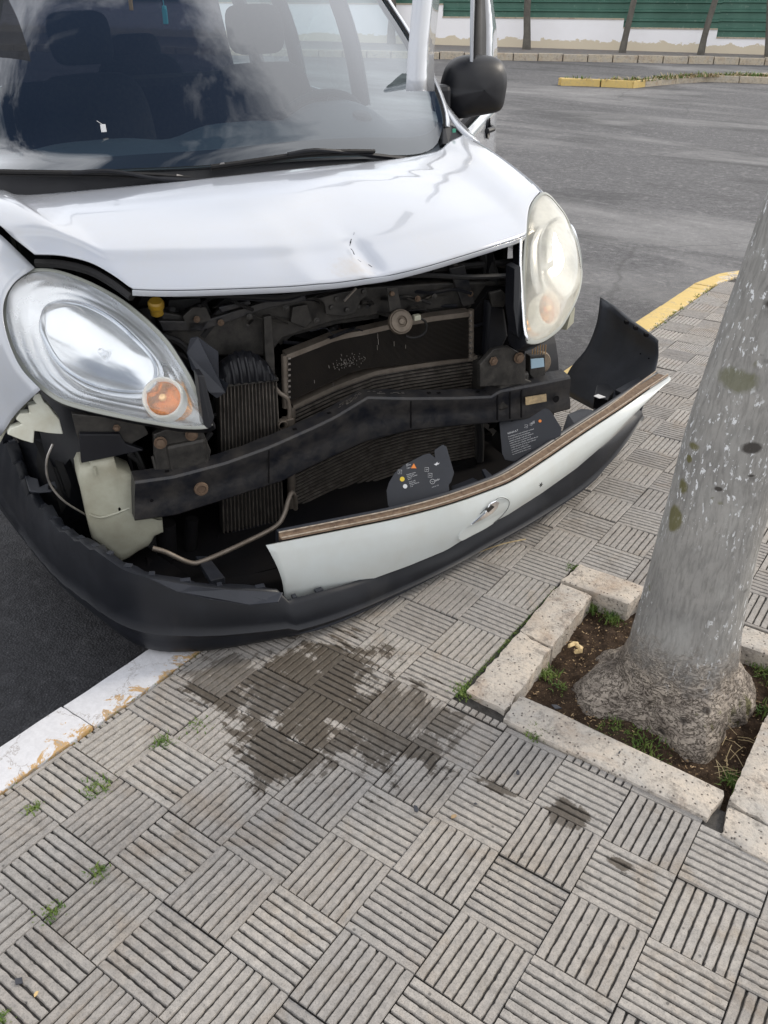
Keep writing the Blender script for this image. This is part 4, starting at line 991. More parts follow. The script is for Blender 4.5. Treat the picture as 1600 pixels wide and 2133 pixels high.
# black frit along the bottom and sides of the glass
nrm = A_([0, .6, -.8]); 
m_ = MB(); m_.grid([[G[i, j] + nrm * .004 for j in range(0, 4)] for i in range(50)]); m_.build('frit_band', 'rubber', ws, smooth=True)
for ii in ((0, 1), (48, 49)):
    m_ = MB(); m_.grid([[G[i, j] + nrm * .004 for j in range(40)] for i in ii]); m_.build('frit_band', 'rubber', ws, smooth=True)
# A-pillars
for side, edge in ((1, spl(gl_r, 30)), (-1, spl(gl_l, 30))):
    rows = []; rows2 = []
    for k, p in enumerate(edge):
        rows2.append([p + A_([side * .002, -.002, .004]), p + A_([side * .010, -.004, .006]), p + A_([side * .012, .002, -.004])])
        rows.append([p + A_([side * .010, .0, .002]), p + A_([side * .016, -.002, .008]), p + A_([side * .034, .008, .002]), p + A_([side * .050, .03, -.02]), p + A_([side * .055, .06, -.03]), p + A_([side * .02, .07, -.03])])
    m_ = MB(); m_.grid(rows); VB(m_, 'a_pillar', 'paint', smooth=True, angle=60)
    m_ = MB(); m_.grid(rows2); VB(m_, 'windshield_trim', 'rubber', smooth=True, solid=.003)
# scuttle plate and fender corner at the right pillar foot
m_ = MB(); m_.grid([spl([V(905, 190, d=1.36), V(930, 232, d=1.22), V(950, 262, d=1.10), V(968, 284, d=1.05)], 14), spl([V(912, 192, d=1.40), V(945, 238, d=1.28), V(985, 282, d=1.1), V(1000, 300, d=.99)], 14)]); VB(m_, 'fender_corner', 'paint', smooth=True, solid=.008)
m_ = MB(); m_.prism([V(924, 255, d=1.12), V(945, 262, d=1.12), V(962, 282, d=1.06), V(935, 300, d=1.03), V(922, 300, d=1.03)], (0, .05, -.03)); VB(m_, 'scuttle_end', 'plastic', bevel=.003)
m_ = MB(); m_.box(V(946, 272, d=1.04), (.012, .006, .012)); VB(m_, 'paint_mark', simple('green_mark', (.05, .28, .18), .5))
co = [p + A_([0, .0, -.03]) for p in spl(rear, 40)]; ci = [p + A_([0, .015, -.004]) for p in spl(gl_bot, 40)]; m_ = MB(); rows = []
for a, b in zip(co, ci): rows.append([a + A_([0, -.06, -.02]), a, (a + b) / 2 + A_([0, 0, -.025]), b + A_([0, 0, -.012]), b + A_([0, .03, -.01])])
m_.grid(rows); VB(m_, 'cowl_panel', 'plastic', smooth=True)
# wipers
def wiper(blade, arm, dep, arr):
    w = bpy.data.objects.new('wiper', None); scene.collection.objects.link(w); w.parent = van; w.empty_display_size = .02
    b = spl([V(u, v, d=d_) for (u, v, d_) in blade], 20)
    m_ = MB(); m_.tube(b, .007, 6); m_.tube([p + A_([0, .004, -.010]) for p in b], .004, 5); m_.build('blade', 'rubber', w, smooth=True)
    a = spl([V(u, v, d=d_) for (u, v, d_) in arm], 16); m_ = MB(); m_.tube(a, [.006] * 10 + [.009] * 6, 6); m_.build('arm', 'plastic', w, smooth=True)
    m_ = MB(); e = b[-1] if arr else b[0]; f_ = b[-3] if arr else b[2]; m_.tube([e, e * .3 + f_ * .7 + A_([0, -.002, .004])], .004, 5); m_.build('tip', 'bare', w)
wiper([(-40, 356, .93), (60, 358, .915), (200, 360, .90), (320, 364, .885), (396, 370, .875)], [(150, 360, .89), (230, 356, .885), (330, 372, .87), (440, 378, .86)], 0, True)
wiper([(440, 347, .88), (530, 334, .885), (620, 321, .895), (700, 315, .91), (780, 315, .93)], [(600, 321, .885), (660, 312, .89), (760, 322, .93), (850, 332, .95)], 0, False)

# ---- rest of the body
def side_curve(d, s_):  # cross-section of the body side: list from sill to roof
    w = .915; return [A_([s_ * .88, d, .28]), A_([s_ * (w - .005), d, .36]), A_([s_ * (w + .005), d, .60]), A_([s_ * w, d, .85]), A_([s_ * (w - .015), d, 1.05]), A_([s_ * (w - .035), d, 1.12])]
dd_ = np.linspace(1.25, 4.1, 24)
ddR = np.linspace(2.32, 4.1, 16)
m_ = MB(); m_.grid([side_curve(d, -1) for d in dd_]); VB(m_, 'left_side_panel', 'paint', smooth=True, solid=.004)
m_ = MB(); m_.grid([side_curve(d, 1) for d in ddR]); VB(m_, 'right_side_panel', 'paint', smooth=True, solid=.004)
m_ = MB(); rows = []
for d in np.linspace(1.80, 4.15, 20):
    row = []
    for t_ in np.linspace(-1, 1, 25):
        s_ = t_ * .70; z = 1.80 - .055 * abs(t_) ** 3 - (.03 * ((1.95 - d) / .15) ** 2 if d < 1.95 else 0) - (.05 * ((d - 4.0) / .15) ** 2 if d > 4. else 0); row.append((s_, d, z))
    rows.append(row)
m_.grid(rows); VB(m_, 'roof', 'paint', smooth=True, solid=.03)
for s_ in (-1, 1):   # cant rails, pillars of the side windows
    m_ = MB(); m_.tube(spl([A_([s_ * .655, 1.84, 1.73]), A_([s_ * .70, 2.3, 1.745]), A_([s_ * .71, 3.2, 1.75]), A_([s_ * .70, 4.1, 1.72])], 16), .035, 8); VB(m_, 'roof_rail', 'paint', smooth=True)
    for d, w in ((2.34, .05), (3.25, .06), (4.08, .08)):
        m_ = MB(); m_.grid([spl([A_([s_ * .885, d - w, 1.10]), A_([s_ * .83, d - w, 1.40]), A_([s_ * .70, d - w, 1.74])], 8), spl([A_([s_ * .885, d + w, 1.10]), A_([s_ * .83, d + w, 1.40]), A_([s_ * .70, d + w, 1.74])], 8)])
        pl_ = VB(m_, 'side_pillar', 'liner', smooth=True, solid=.04); m_ = MB(); m_.grid([[q_ + A_([s_ * .028, 0, 0]) for q_ in spl([A_([s_ * .885, d + e_, 1.10]), A_([s_ * .83, d + e_, 1.40]), A_([s_ * .70, d + e_, 1.74])], 8)] for e_ in (-w - .005, w + .005)]); m_.build('outer_skin', 'paint', pl_, smooth=True)
for s_, d0, d1 in ((-1, 1.45, 2.29), (-1, 2.39, 3.19), (-1, 3.31, 4.0), (1, 2.39, 3.19), (1, 3.31, 4.0)):
    m_ = MB(); m_.grid([spl([A_([s_ * .88, d, 1.10]), A_([s_ * .825, d, 1.40]), A_([s_ * .70, d, 1.73])], 8) for d in (d0, d1)]); VB(m_, 'side_window', 'sglass' if s_ < 0 else 'cglass', smooth=True)
m_ = MB(); m_.box((0, 4.13, .70), (1.74, .05, .84)); VB(m_, 'tailgate', 'paint', bevel=.02)
m_ = MB(); m_.grid([[A_([s_, 4.12, 1.12]), A_([s_ * .85, 4.05, 1.70])] for s_ in (-.74, -.3, .3, .74)]); VB(m_, 'rear_window', 'rglass', smooth=True)
m_ = MB(); m_.box((0, 2.6, .30), (1.74, 3.0, .04)); VB(m_, 'cabin_floor', 'liner')
m_ = MB(); m_.box((-.86, 2.7, .7), (.03, 2.8, .8)); m_.box((.86, 3.2, .7), (.03, 1.76, .8)); VB(m_, 'cabin_lining', 'liner', each=True)
m_ = MB(); m_.box((.90, 1.8, .33), (.06, 1.1, .12)); VB(m_, 'sill', 'paint', bevel=.01)

# ---- cabin: dashboard, wheel, seats, mirror
m_ = MB(); rows = []
for s_ in np.linspace(-.82, .80, 50):
    hump = .085 * math.exp(-((s_ - .40) / .17) ** 4) + .040 * math.exp(-((s_ - .02) / .20) ** 4) + .02 * math.exp(-((s_ + .5) / .2) ** 4)
    cv = .06 * (s_ / .8) ** 2
    rows.append([(s_, .97 + cv, 1.09), (s_, 1.08 + cv, 1.135), (s_, 1.22 + cv * .6, 1.145 + hump * .35), (s_, 1.36, 1.15 + hump), (s_, 1.46, 1.15 + hump * 1.05), (s_, 1.53, 1.12 + hump * .8), (s_, 1.55, 1.0), (s_, 1.50, .70), (s_, 1.45, .35)])
m_.grid(rows); VB(m_, 'dashboard', 'dash', smooth=True, angle=50)
m_ = MB(); m_.lathe(V(752, 252, d=1.30), (0, -.3, 1), [(.001, .03), (.03, .028), (.045, .01), (.05, -.02)], 20); m_.lathe(A_([-.72, 1.25, 1.15]), (0, -.3, 1), [(.001, .03), (.03, .028), (.045, .01), (.05, -.02)], 20); VB(m_, 'corner_vent', 'plastic', each=True, smooth=True)
sw = bpy.data.objects.new('steering_wheel', None); scene.collection.objects.link(sw); sw.parent = van; sw.empty_display_size = .02
wc = A_([.40, 1.62, 1.12]); ax = frame_n((0, .75, .62)); a1 = A_([1., 0, 0]); a2 = np.cross(ax, a1)
m_ = MB(); m_.tube([wc + .185 * (math.cos(a) * a1 + math.sin(a) * a2) for a in np.linspace(0, 2 * math.pi, 40)], .015, 8, cap=False); m_.build('rim', 'rubber', sw, smooth=True)
m_ = MB(); m_.lathe(wc - ax * .02, ax, [(.001, .04), (.05, .035), (.06, .0)], 20)
for a in (0, math.pi, -math.pi / 2): m_.tube([wc, wc + .18 * (math.cos(a) * a1 + math.sin(a) * a2)], .014, 6)
m_.build('hub', 'plastic', sw, smooth=True)
def seat(s_, d):
    q = bpy.data.objects.new('seat', None); scene.collection.objects.link(q); q.parent = van; q.empty_display_size = .02
    def pad(c, sx, sy, sz, rake, name):
        rows = []
        for a in np.linspace(0, 2 * math.pi, 28, endpoint=False):
            ca, sa = math.cos(a), math.sin(a); se = lambda x: math.copysign(abs(x) ** .55, x); row = []
            for b in np.linspace(-math.pi / 2, math.pi / 2, 12):
                cb, sb = math.cos(b), math.sin(b); p = A_([se(ca) * abs(cb) ** .4 * sx, se(sa) * abs(cb) ** .4 * sy, se(sb) * sz]); p[1] += rake * p[2]; row.append(A_(c) + p)
            rows.append(row)
        m_ = MB(); m_.grid(rows, closeu=True); m_.build(name, 'seat', q, smooth=True, angle=180)
    pad((s_, d, .62), .25, .27, .09, 0, 'cushion'); pad((s_, d + .26, .98), .24, .08, .33, .22, 'backrest'); pad((s_, d + .36, 1.44 if d < 2.5 else 1.30), .13, .05, .10, .2, 'headrest')
seat(-.38, 2.0); seat(.40, 2.05); seat(.0, 2.95)
m_ = MB(); m_.box((0, 3.12, .82), (1.5, .12, .80), None, .97); VB(m_, 'rear_bench', 'seat', bevel=.05)
m_ = MB(); m_.box((0, 1.78, 1.62), (.22, .035, .06)); VB(m_, 'rear_view_mirror', 'plastic', bevel=.012)
def hang(uv, d, w, h, mt, name, lab, cat, tt):
    c = V(*uv, d=d); top = A_([c[0], c[1], 1.60]); o = empty(name, tuple(v2w(top)), lab, cat)
    m_ = MB(); cw = v2w(c) - v2w(top)
    m_.tube([(0, 0, 0), tuple(cw + A_([0, 0, h / 2]))], .0015, 4); m_.build('cord', tt, o)
    m_ = MB(); m_.box(tuple(cw), (w, .006, h)); m_.box(tuple(cw + A_([0, 0, h * .55])), (w * .6, .012, h * .25)); q = m_.build('card', mt, o, bevel=.004)
hang((344, 34), 1.66, .024, .050, 'teal', 'air_freshener', 'small teal bottle shaped air freshener hanging behind the windshield', 'air freshener', 'teal')
hang((272, 5), 1.66, .018, .05, 'amber', 'hanging_ornament', 'small amber ornament hanging left of the teal air freshener behind the windshield', 'ornament', 'amber')
# small white clip tag on the glass
c = V(216, 270, d=1.03); m_ = MB(); m_.box(c + A_([0, 0, .004]), (.016, .002, .022)); m_.tube([c + A_([-.016, 0, .026]), c + A_([0, 0, .014])], .0012, 4); VB(m_, 'windshield_tag', 'inkwhite', bevel=.002)

# ---- open front door on the picture's right
door = bpy.data.objects.new('front_door', None); scene.collection.objects.link(door); door.parent = van; door.empty_display_size = .05; door['label'] = 'front door standing open'
hinge = A_([.905, 1.32, 0.]); th = R_(37); dv = A_([math.sin(th), math.cos(th), 0.]); dn = A_([math.cos(th), -math.sin(th), 0.])
def DP(x, h, o=0.): return hinge + dv * x + dn * o + A_([0, 0, h])
m_ = MB(); m_.grid([[DP(x, h, .006 * math.sin(math.pi * (h - .3) / .9)) for h in np.linspace(.34, 1.10, 12)] for x in np.linspace(0, 1.05, 12)]); m_.build('door_skin', 'paint', door, smooth=True, solid=.012)
m_ = MB(); m_.grid([[DP(x, h, -.07) for h in np.linspace(.36, 1.08, 4)] for x in np.linspace(.02, 1.03, 4)]); m_.build('door_lining', 'liner', door, solid=.03)
def uvdoor(u, v, o=0.): return Vp(u, v, DP(0, 0, o), dn)
# window frame: front member, rear member
fm = [uvdoor(858, 190), uvdoor(862, 110), uvdoor(872, 0), uvdoor(884, -120)]; fi = [uvdoor(894, 190), uvdoor(892, 110), uvdoor(904, 0), uvdoor(915, -120)]
m_ = MB(); m_.grid([lin(fm, 12), lin(fi, 12)]); m_.build('window_frame_front', 'paint', door, smooth=True, solid=.035)
rm = [uvdoor(981, 150), uvdoor(984, 60), uvdoor(986, 0), uvdoor(986, -120)]; ri = [uvdoor(1006, 150), uvdoor(1006, 60), uvdoor(1003, 0), uvdoor(1000, -120)]; ro = [uvdoor(1031, 150), uvdoor(1028, 60), uvdoor(1019, 0), uvdoor(1010, -120)]
m_ = MB(); m_.grid([lin(ri, 12), lin(ro, 12)]); m_.build('window_frame_rear', 'paint', door, smooth=True, solid=.03)
m_ = MB(); m_.grid([lin([q + dn * .004 for q in rm], 12), lin([q + dn * .004 for q in ri], 12)]); m_.build('window_seal', 'rubber', door, smooth=True, solid=.02)
m_ = MB(); m_.grid([lin([q + dn * .004 for q in [uvdoor(980, 150), uvdoor(980, 60), uvdoor(981, 0), uvdoor(984, -120)]], 12), lin([q + dn * .002 for q in rm], 12)]); m_.build('window_frame_edge', 'paint', door, smooth=True, solid=.012)
hb = uvdoor(1019, 268, .02); m_ = MB()
m_.lathe(hb - dn * .012, dn, [(.001, .0), (.04, .002), (.048, .012)], 20); m_.build('handle_recess', 'plastic', door, smooth=True)
m_ = MB(); m_.tube(spl([hb - dv * .07 + A_([0, 0, .0]), hb + dn * .02, hb + dv * .05], 8), .012, 8); m_.build('door_handle', 'plastic', door, smooth=True)
# mirror: head outline traced then given depth
mo = [(1000, 115), (1025, 117), (1043, 126), (1052, 145), (1054, 170), (1050, 200), (1045, 222), (1036, 233), (1015, 238), (985, 243), (950, 248), (932, 243), (923, 225), (914, 198), (925, 186), (932, 160), (940, 140), (955, 124), (975, 117)]
mp_ = spl([V(u, v, d=1.47) for u, v in mo], 56, True); mc = mp_.mean(axis=0); rows = []
for k_, o_ in ((.02, -.085), (.35, -.080), (.65, -.066), (.85, -.045), (.95, -.022), (1., .0), (1., .045), (.94, .06), (.9, .058), (.02, .05)):
    rows.append([mc + (p - mc) * k_ + A_([0, o_, 0]) for p in mp_])
m_ = MB(); m_.grid(rows, closev=True); mir = m_.build('side_mirror', 'plastic', door, smooth=True, angle=60)
m_ = MB(); m_.grid([[mc + (p - mc) * k_ + A_([0, .063, 0]) for p in mp_] for k_ in (.02, .85)], closev=True); m_.build('mirror_glass', 'chrome', mir, smooth=True)
m_ = MB(); m_.box(V(918, 205, d=1.43), (.07, .07, .10)); m_.build('mirror_foot', 'plastic', mir, bevel=.02)

# ---- wheels
def wheel(c, name='wheel', turn=0.):
    w = bpy.data.objects.new(name, None); scene.collection.objects.link(w); w.parent = van; w.empty_display_size = .02
    w.location = c; w.rotation_euler = (0, 0, turn); c = A_([0., 0., 0.]); m_ = MB(); prof = [(.19, -.09), (.24, -.098), (.285, -.092), (.305, -.07)]
    for k in range(5): x = -.065 + k * .0325; prof += [(.312, x - .010), (.312, x + .010), (.304, x + .013), (.304, x + .019)]
    prof += [(.305, .07), (.285, .092), (.24, .098), (.19, .09)]
    m_.lathe(c, (1, 0, 0), prof, 60); m_.build('tyre', 'rubber', w, smooth=True, angle=30)
    m_ = MB(); m_.lathe(c, (1, 0, 0), [(.195, -.088), (.18, -.06), (.06, -.05), (.0005, -.055)], 40); m_.lathe(c, (1, 0, 0), [(.195, .088), (.18, .06), (.06, .05), (.0005, .055)], 40); m_.build('rim', 'bare', w, smooth=True, angle=30)
for s_ in (-.80, .80):
    for d in (.87, 3.57):
        z = w2v((*v2w((s_, d, 0))[:2], -.12))[2]; wheel((s_ if (s_, d) != (-.80, .87) else -.90, d if (s_, d) != (-.80, .87) else .79, z + .307), turn=R_(14) if d < 1 else 0)
# ================================================================== ENGINE BAY
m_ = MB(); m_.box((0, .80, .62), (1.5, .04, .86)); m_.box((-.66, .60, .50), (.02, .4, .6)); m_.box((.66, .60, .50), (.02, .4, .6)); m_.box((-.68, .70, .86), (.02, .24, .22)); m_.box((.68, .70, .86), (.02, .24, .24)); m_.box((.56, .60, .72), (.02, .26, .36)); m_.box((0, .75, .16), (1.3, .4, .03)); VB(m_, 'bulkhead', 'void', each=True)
def pr(pts, dd, mt, name, th=.01, bev=.002, dv_=None, **k):
    m_ = MB(); ds = dd if isinstance(dd, (list, tuple)) else [dd] * len(pts)
    m_.prism([V(u, v, d=x) for (u, v), x in zip(pts, ds)], dv_ or (0, th, 0)); return VB(m_, name, mt, bevel=bev, **k)
# engine clutter behind the radiator
m_ = MB(); rg = random.Random(21)
for k in range(46):
    c = A_([rg.uniform(-.62, .62), rg.uniform(.54, .72), rg.uniform(.30, .86)]); rot = np.array(Matrix.Rotation(rg.uniform(-.5, .5), 3, 'Y') @ Matrix.Rotation(rg.uniform(-.4, .4), 3, 'Z')); m_.box(c, (rg.uniform(.04, .16), rg.uniform(.03, .1), rg.uniform(.03, .13)), rot, rg.uniform(.7, 1))
for k in range(16):
    a = A_([rg.uniform(-.6, .6), rg.uniform(.48, .6), rg.uniform(.5, .88)]); b = a + A_([rg.uniform(-.25, .25), rg.uniform(-.03, .1), rg.uniform(-.2, .12)]); m_.tube(spl([a, (a + b) / 2 + A_([0, -.03, rg.uniform(-.05, .05)]), b], 8), rg.uniform(.006, .018), 6)
VB(m_, 'engine', 'rubber', kind='stuff', bevel=.004)
# upper cross member and its cables
pr([(330, 648), (430, 665), (560, 640), (640, 622), (700, 603), (900, 590), (1078, 585), (1080, 640), (950, 642), (800, 655), (690, 672), (590, 705), (560, 742), (430, 742), (350, 700)], .46, 'darkmetal', 'cross_member', .05, .006)
pr([(340, 690), (420, 690), (560, 642), (640, 626), (636, 616), (556, 628), (420, 670), (330, 668)], .44, 'steel', 'cross_member_flange', .03, .003)
m_ = MB(); m_.tube(spl([V(u, v, d=x) for u, v, x in ((362, 614, .33), (430, 614, .33), (520, 617, .33), (590, 618, .33), (650, 603, .34), (720, 588, .35), (800, 577, .35), (880, 573, .35), (980, 577, .35), (1072, 574, .36))], 50), .0085, 8); VB(m_, 'bonnet_seal', 'rubber', smooth=True)
m_ = MB(); m_.tube(spl([V(u, v, d=x) for u, v, x in ((480, 622, .36), (590, 626, .36), (640, 612, .36), (700, 602, .36), (760, 590, .36))], 30), .004, 6); VB(m_, 'release_cable', 'plastic', smooth=True)
m_ = MB()
for (a, b, r_) in (((300, 640), (330, 720), .02), ((360, 640), (352, 700), .02), ((930, 540), (975, 600), .02), ((1010, 520), (1030, 600), .025), ((900, 560), (1075, 545), .012)): m_.tube([V(*a, d=.5), V(*b, d=.48)], r_, 8)
VB(m_, 'hose', 'rubber', each=True, smooth=True)
for (pts, d_, mt_) in (([(380, 660), (402, 640), (430, 640), (440, 664), (420, 690), (392, 690)], .44, 'darkmetal'), ([(430, 745), (470, 712), (520, 700), (556, 722), (552, 738), (500, 740), (448, 768)], .50, 'plastic'), ([(566, 700), (600, 680), (700, 660), (790, 655), (790, 664), (700, 676), (610, 700), (585, 720)], .5, 'darkmetal'), ([(870, 640), (960, 628), (1010, 640), (1000, 652), (880, 656)], .47, 'darkmetal'), ([(936, 560), (968, 552), (990, 632), (965, 640)], .45, 'steel'), ([(610, 640), (640, 634), (652, 668), (636, 684), (606, 672)], .435, 'darkmetal'), ([(1020, 610), (1046, 604), (1058, 618), (1050, 640), (1026, 640)], .36, 'darkmetal'), ([(455, 640), (520, 626), (524, 634), (462, 652)], .43, 'steel')):
    pr(pts, d_, mt_, 'bay_bracket', .012, .003)
rgb = random.Random(77)
for k in range(16):
    pts = []; u, v = rgb.uniform(330, 1040), rgb.uniform(600, 700)
    for q in range(5): pts.append(V(u, v, d=rgb.uniform(.40, .50))); u += rgb.uniform(15, 50) * (1 if k % 2 else -1); v += rgb.uniform(-18, 18)
    pts = [p for p in pts if p[0] > -.55 and p[0] < .55]
    if len(pts) > 2: m_ = MB(); m_.tube(spl(pts, 18), rgb.choice([.002, .003, .004, .006]), 6); VB(m_, 'wire', rgb.choice(['rubber', 'plastic', 'darkmetal']), smooth=True)
for (u, v) in ((460, 672), (596, 642), (905, 618), (980, 612), (1040, 625), (660, 668), (745, 640), (520, 660), (410, 665), (870, 622)):
    m_ = MB(); m_.lathe(V(u, v, d=.43), (0, -1, .1), [(.010, .0), (.010, .002), (.006, .003), (.006, .007), (.0005, .008)], 8); VB(m_, 'bay_bolt', 'rust' if rgb.random() < .3 else 'darkmetal', smooth=True, angle=30)
for (a, b, r_, d_) in (((420, 700), (470, 640), .014, .47), ((330, 700), (400, 745), .012, .42), ((1000, 700), (1060, 660), .016, .46), ((990, 840), (1000, 960), .014, .40), ((370, 900), (470, 860), .008, .42), ((395, 960), (440, 900), .009, .33), ((270, 945), (300, 1000), .010, .31), ((240, 900), (300, 975), .006, .30)):
    m_ = MB(); mid = (V(*a, d=d_) + V(*b, d=d_)) / 2 + A_([.01, 0, .012]); m_.tube(spl([V(*a, d=d_), mid, V(*b, d=d_)], 10), r_, 8); VB(m_, 'hose', 'rubber', smooth=True)
# latch
la = pr([(662, 622), (700, 612), (765, 598), (768, 616), (752, 626), (742, 652), (716, 660), (680, 656), (676, 632)], .40, 'darkmetal', 'bonnet_latch', .02, .003)
m_ = MB(); m_.tube([V(717, 627, d=.385), V(742, 600, d=.38)], .004, 6); VB(m_, 'latch_lever', 'bare')
m_ = MB()
for u, v in ((690, 640), (722, 645), (757, 607), (700, 622)): m_.lathe(V(u, v, d=.40), (0, -1, .1), [(.001, .008), (.007, .007), (.008, 0)], 10)
VB(m_, 'latch_bolt', 'darkmetal', each=True, smooth=True)
# horn
hc = V(835, 670, d=.34); hn_ = frame_n((-.1, -1, .45)); m_ = MB(); m_.lathe(hc, hn_, [(.0005, .014), (.008, .013), (.011, .008), (.016, .006), (.017, .010), (.031, .008), (.034, .004), (.036, .004), (.0385, -.002), (.038, -.012), (.032, -.022), (.02, -.03), (.0005, -.03)], 40); VB(m_, 'horn', simple('horn_metal', (.16, .13, .10), .5, .5, dirt=.5, dirtcol=(.07, .06, .05), nscale=50), smooth=True, angle=30)
pr([(806, 600), (828, 598), (836, 640), (826, 650), (812, 648)], .365, 'darkmetal', 'horn_bracket', .005, .001)
m_ = MB(); m_.lathe(V(816, 612, d=.362), (0, -1, .3), [(.001, .009), (.007, .008), (.008, 0)], 8); VB(m_, 'bracket_bolt', 'rust', smooth=True)
m_ = MB(); m_.box(V(868, 661, d=.345), (.022, .018, .016)); VB(m_, 'connector', 'cream', bevel=.002)
m_ = MB(); m_.tube(spl([V(u, v, d=.36) for u, v in ((874, 662), (886, 670), (888, 688), (876, 700), (858, 704), (845, 700))], 20), .004, 6); VB(m_, 'horn_cable', 'rubber', smooth=True)

# condenser: two stacked cores bent inward at the middle
def bent_d(u): return .405 + .055 * math.exp(-((u - 740) / 85.) ** 2)
def core(name, tl, bl, nrow, top, bot, mt, fin_mt, fin_r, off=0., us=None):
    us = us or np.linspace(tl, bl, 30); m_ = MB(); rows = []
    T_ = [V(u, np.interp(u, top[0], top[1]), d=bent_d(u) + off) for u in us]; B_ = [V(u, np.interp(u, bot[0], bot[1]), d=bent_d(u) + off) for u in us]
    for t_, b_ in zip(T_, B_): rows.append([t_, b_, b_ + A_([0, .03, 0]), t_ + A_([0, .03, 0])])
    m_.grid(rows, closev=True); o = VB(m_, name, mt, smooth=True, angle=30)
    f_ = MB()
    for k in range(nrow + 1):
        x = k / nrow; path = [t_ * (1 - x) + b_ * x + A_([0, -.001, 0]) for t_, b_ in zip(T_, B_)]; rows = []
        f_.grid([[p + A_([0, 0, fin_r]), p + A_([0, -.006, fin_r * .6]), p + A_([0, -.006, -fin_r * .6]), p + A_([0, 0, -fin_r])] for p in path])
    f_.build('cooling_fins', fin_mt, o, kind='stuff', smooth=False, fixn=False)
    return o, T_, B_
corem = simple('radiator_core', (.010, .008, .007), .75, .2, dirt=.6, dirtcol=(.030, .026, .022), nscale=30, bump=.3)
finm = simple('radiator_fins', (.155, .137, .118), .5, .4, dirt=.8, dirtcol=(.02, .015, .012), nscale=40, bump=.2)
cu = [596, 640, 690, 720, 760, 830, 900, 978]
o1, T1, B1 = core('condenser', 596, 978, 34, (cu, [744, 727, 707, 699, 692, 676, 664, 654]), (cu, [836, 815, 792, 776, 765, 758, 750, 744]), corem, simple('fine_fins', (.014, .011, .009), .6, .3, dirt=.5, dirtcol=(.032, .025, .018), nscale=40), .0013)
m_ = MB(); m_.grid([[p + A_([0, -.008, .010]), p + A_([0, -.008, -.006]), p + A_([0, .034, -.006]), p + A_([0, .034, .010])] for p in T1], closev=True); m_.build('top_rail', 'alu', o1, smooth=True, angle=30)
m_ = MB(); rg = random.Random(4)
for k in range(70):
    c0_ = rg.choice(((700, 764, 9, 5), (728, 756, 12, 5), (745, 746, 12, 5), (712, 758, 7, 3))); u, v = rg.gauss(c0_[0], c0_[2]), rg.gauss(c0_[1], c0_[3])
    rot = np.array(Matrix.Rotation(rg.choice([1.5, 1.3, .1]), 3, 'Y')); m_.box(V(u, v, d=bent_d(u) - .0085), (rg.uniform(.002, .007), .002, rg.uniform(.0008, .002)), rot)
for (u, v) in ((787, 700), (788, 712), (786, 724), (821, 716), (845, 722), (655, 795), (694, 800)): m_.box(V(u, v, d=bent_d(u) - .0085), (.0014, .002, rg.uniform(.008, .02)))
m_.build('scraped_fins', 'bare', o1, kind='stuff')
cu2 = [608, 650, 700, 740, 780, 850, 920, 990]
o2, T2, B2 = core('radiator', 608, 990, 32, (cu2, [846, 826, 803, 788, 774, 762, 752, 742]), (cu2, [1088, 1066, 1042, 1022, 1000, 976, 962, 948]), corem, finm, .0030, .012)
m_ = MB(); m_.grid([[p + A_([0, -.014, .007]), p + A_([0, -.014, -.007]), p + A_([0, .034, -.007]), p + A_([0, .034, .007])] for p in T2], closev=True); m_.build('top_rail', 'alu', o2, smooth=True, angle=30)
m_ = MB(); m_.tube([T1[0] + A_([-.004, 0, .008]), B1[0] + A_([-.004, 0, -.02])], .011, 10); 
m_.build('end_tank', 'alu', o1, smooth=True); m_ = MB(); m_.tube([T1[-1] + A_([.004, 0, .014]), B1[-1] + A_([.004, 0, -.01])], .011, 10); m_.build('end_tank', 'alu', o1, smooth=True)
m_ = MB()
for k in range(9):
    p = T1[0] * (1 - k / 8.) + B1[0] * (k / 8.) + A_([.006, -.012, 0]); m_.box(p, (.008, .004, .006)); p = T1[-1] * (1 - k / 8.) + B1[-1] * (k / 8.) + A_([-.002, -.012, 0]); m_.box(p, (.008, .004, .006))
m_.build('tank_clips', 'bare', o1, kind='stuff')
m_ = MB(); m_.tube([T2[0] + A_([-.004, -.004, .0]), B2[0] + A_([-.004, -.004, -.01])], .014, 10); m_.build('end_tank', 'alu', o2, smooth=True)
m_ = MB(); m_.tube([T2[-1] + A_([.004, -.004, .0]), B2[-1] + A_([.004, -.004, -.01])], .010, 10); m_.build('end_tank', 'darkmetal', o2, smooth=True)
m_ = MB(); m_.tube(spl([V(u, v, d=.375) for u, v in ((570, 803), (582, 818), (598, 830), (603, 850), (602, 880))], 16), .0065, 8); VB(m_, 'coolant_pipe', 'alu', smooth=True)
m_ = MB(); m_.box(V(600, 878, d=.375), (.032, .03, .028)); m_.lathe(V(588, 884, d=.36), (0, -1, 0), [(.012, .01), (.016, .01), (.016, -.01)], 14); VB(m_, 'pipe_fitting', 'alu', bevel=.003)
# lower radiator support, floor tray
pr([(600, 1088), (640, 1078), (800, 1030), (990, 955), (1000, 990), (820, 1060), (640, 1108)], .40, 'void', 'lower_support', .04)
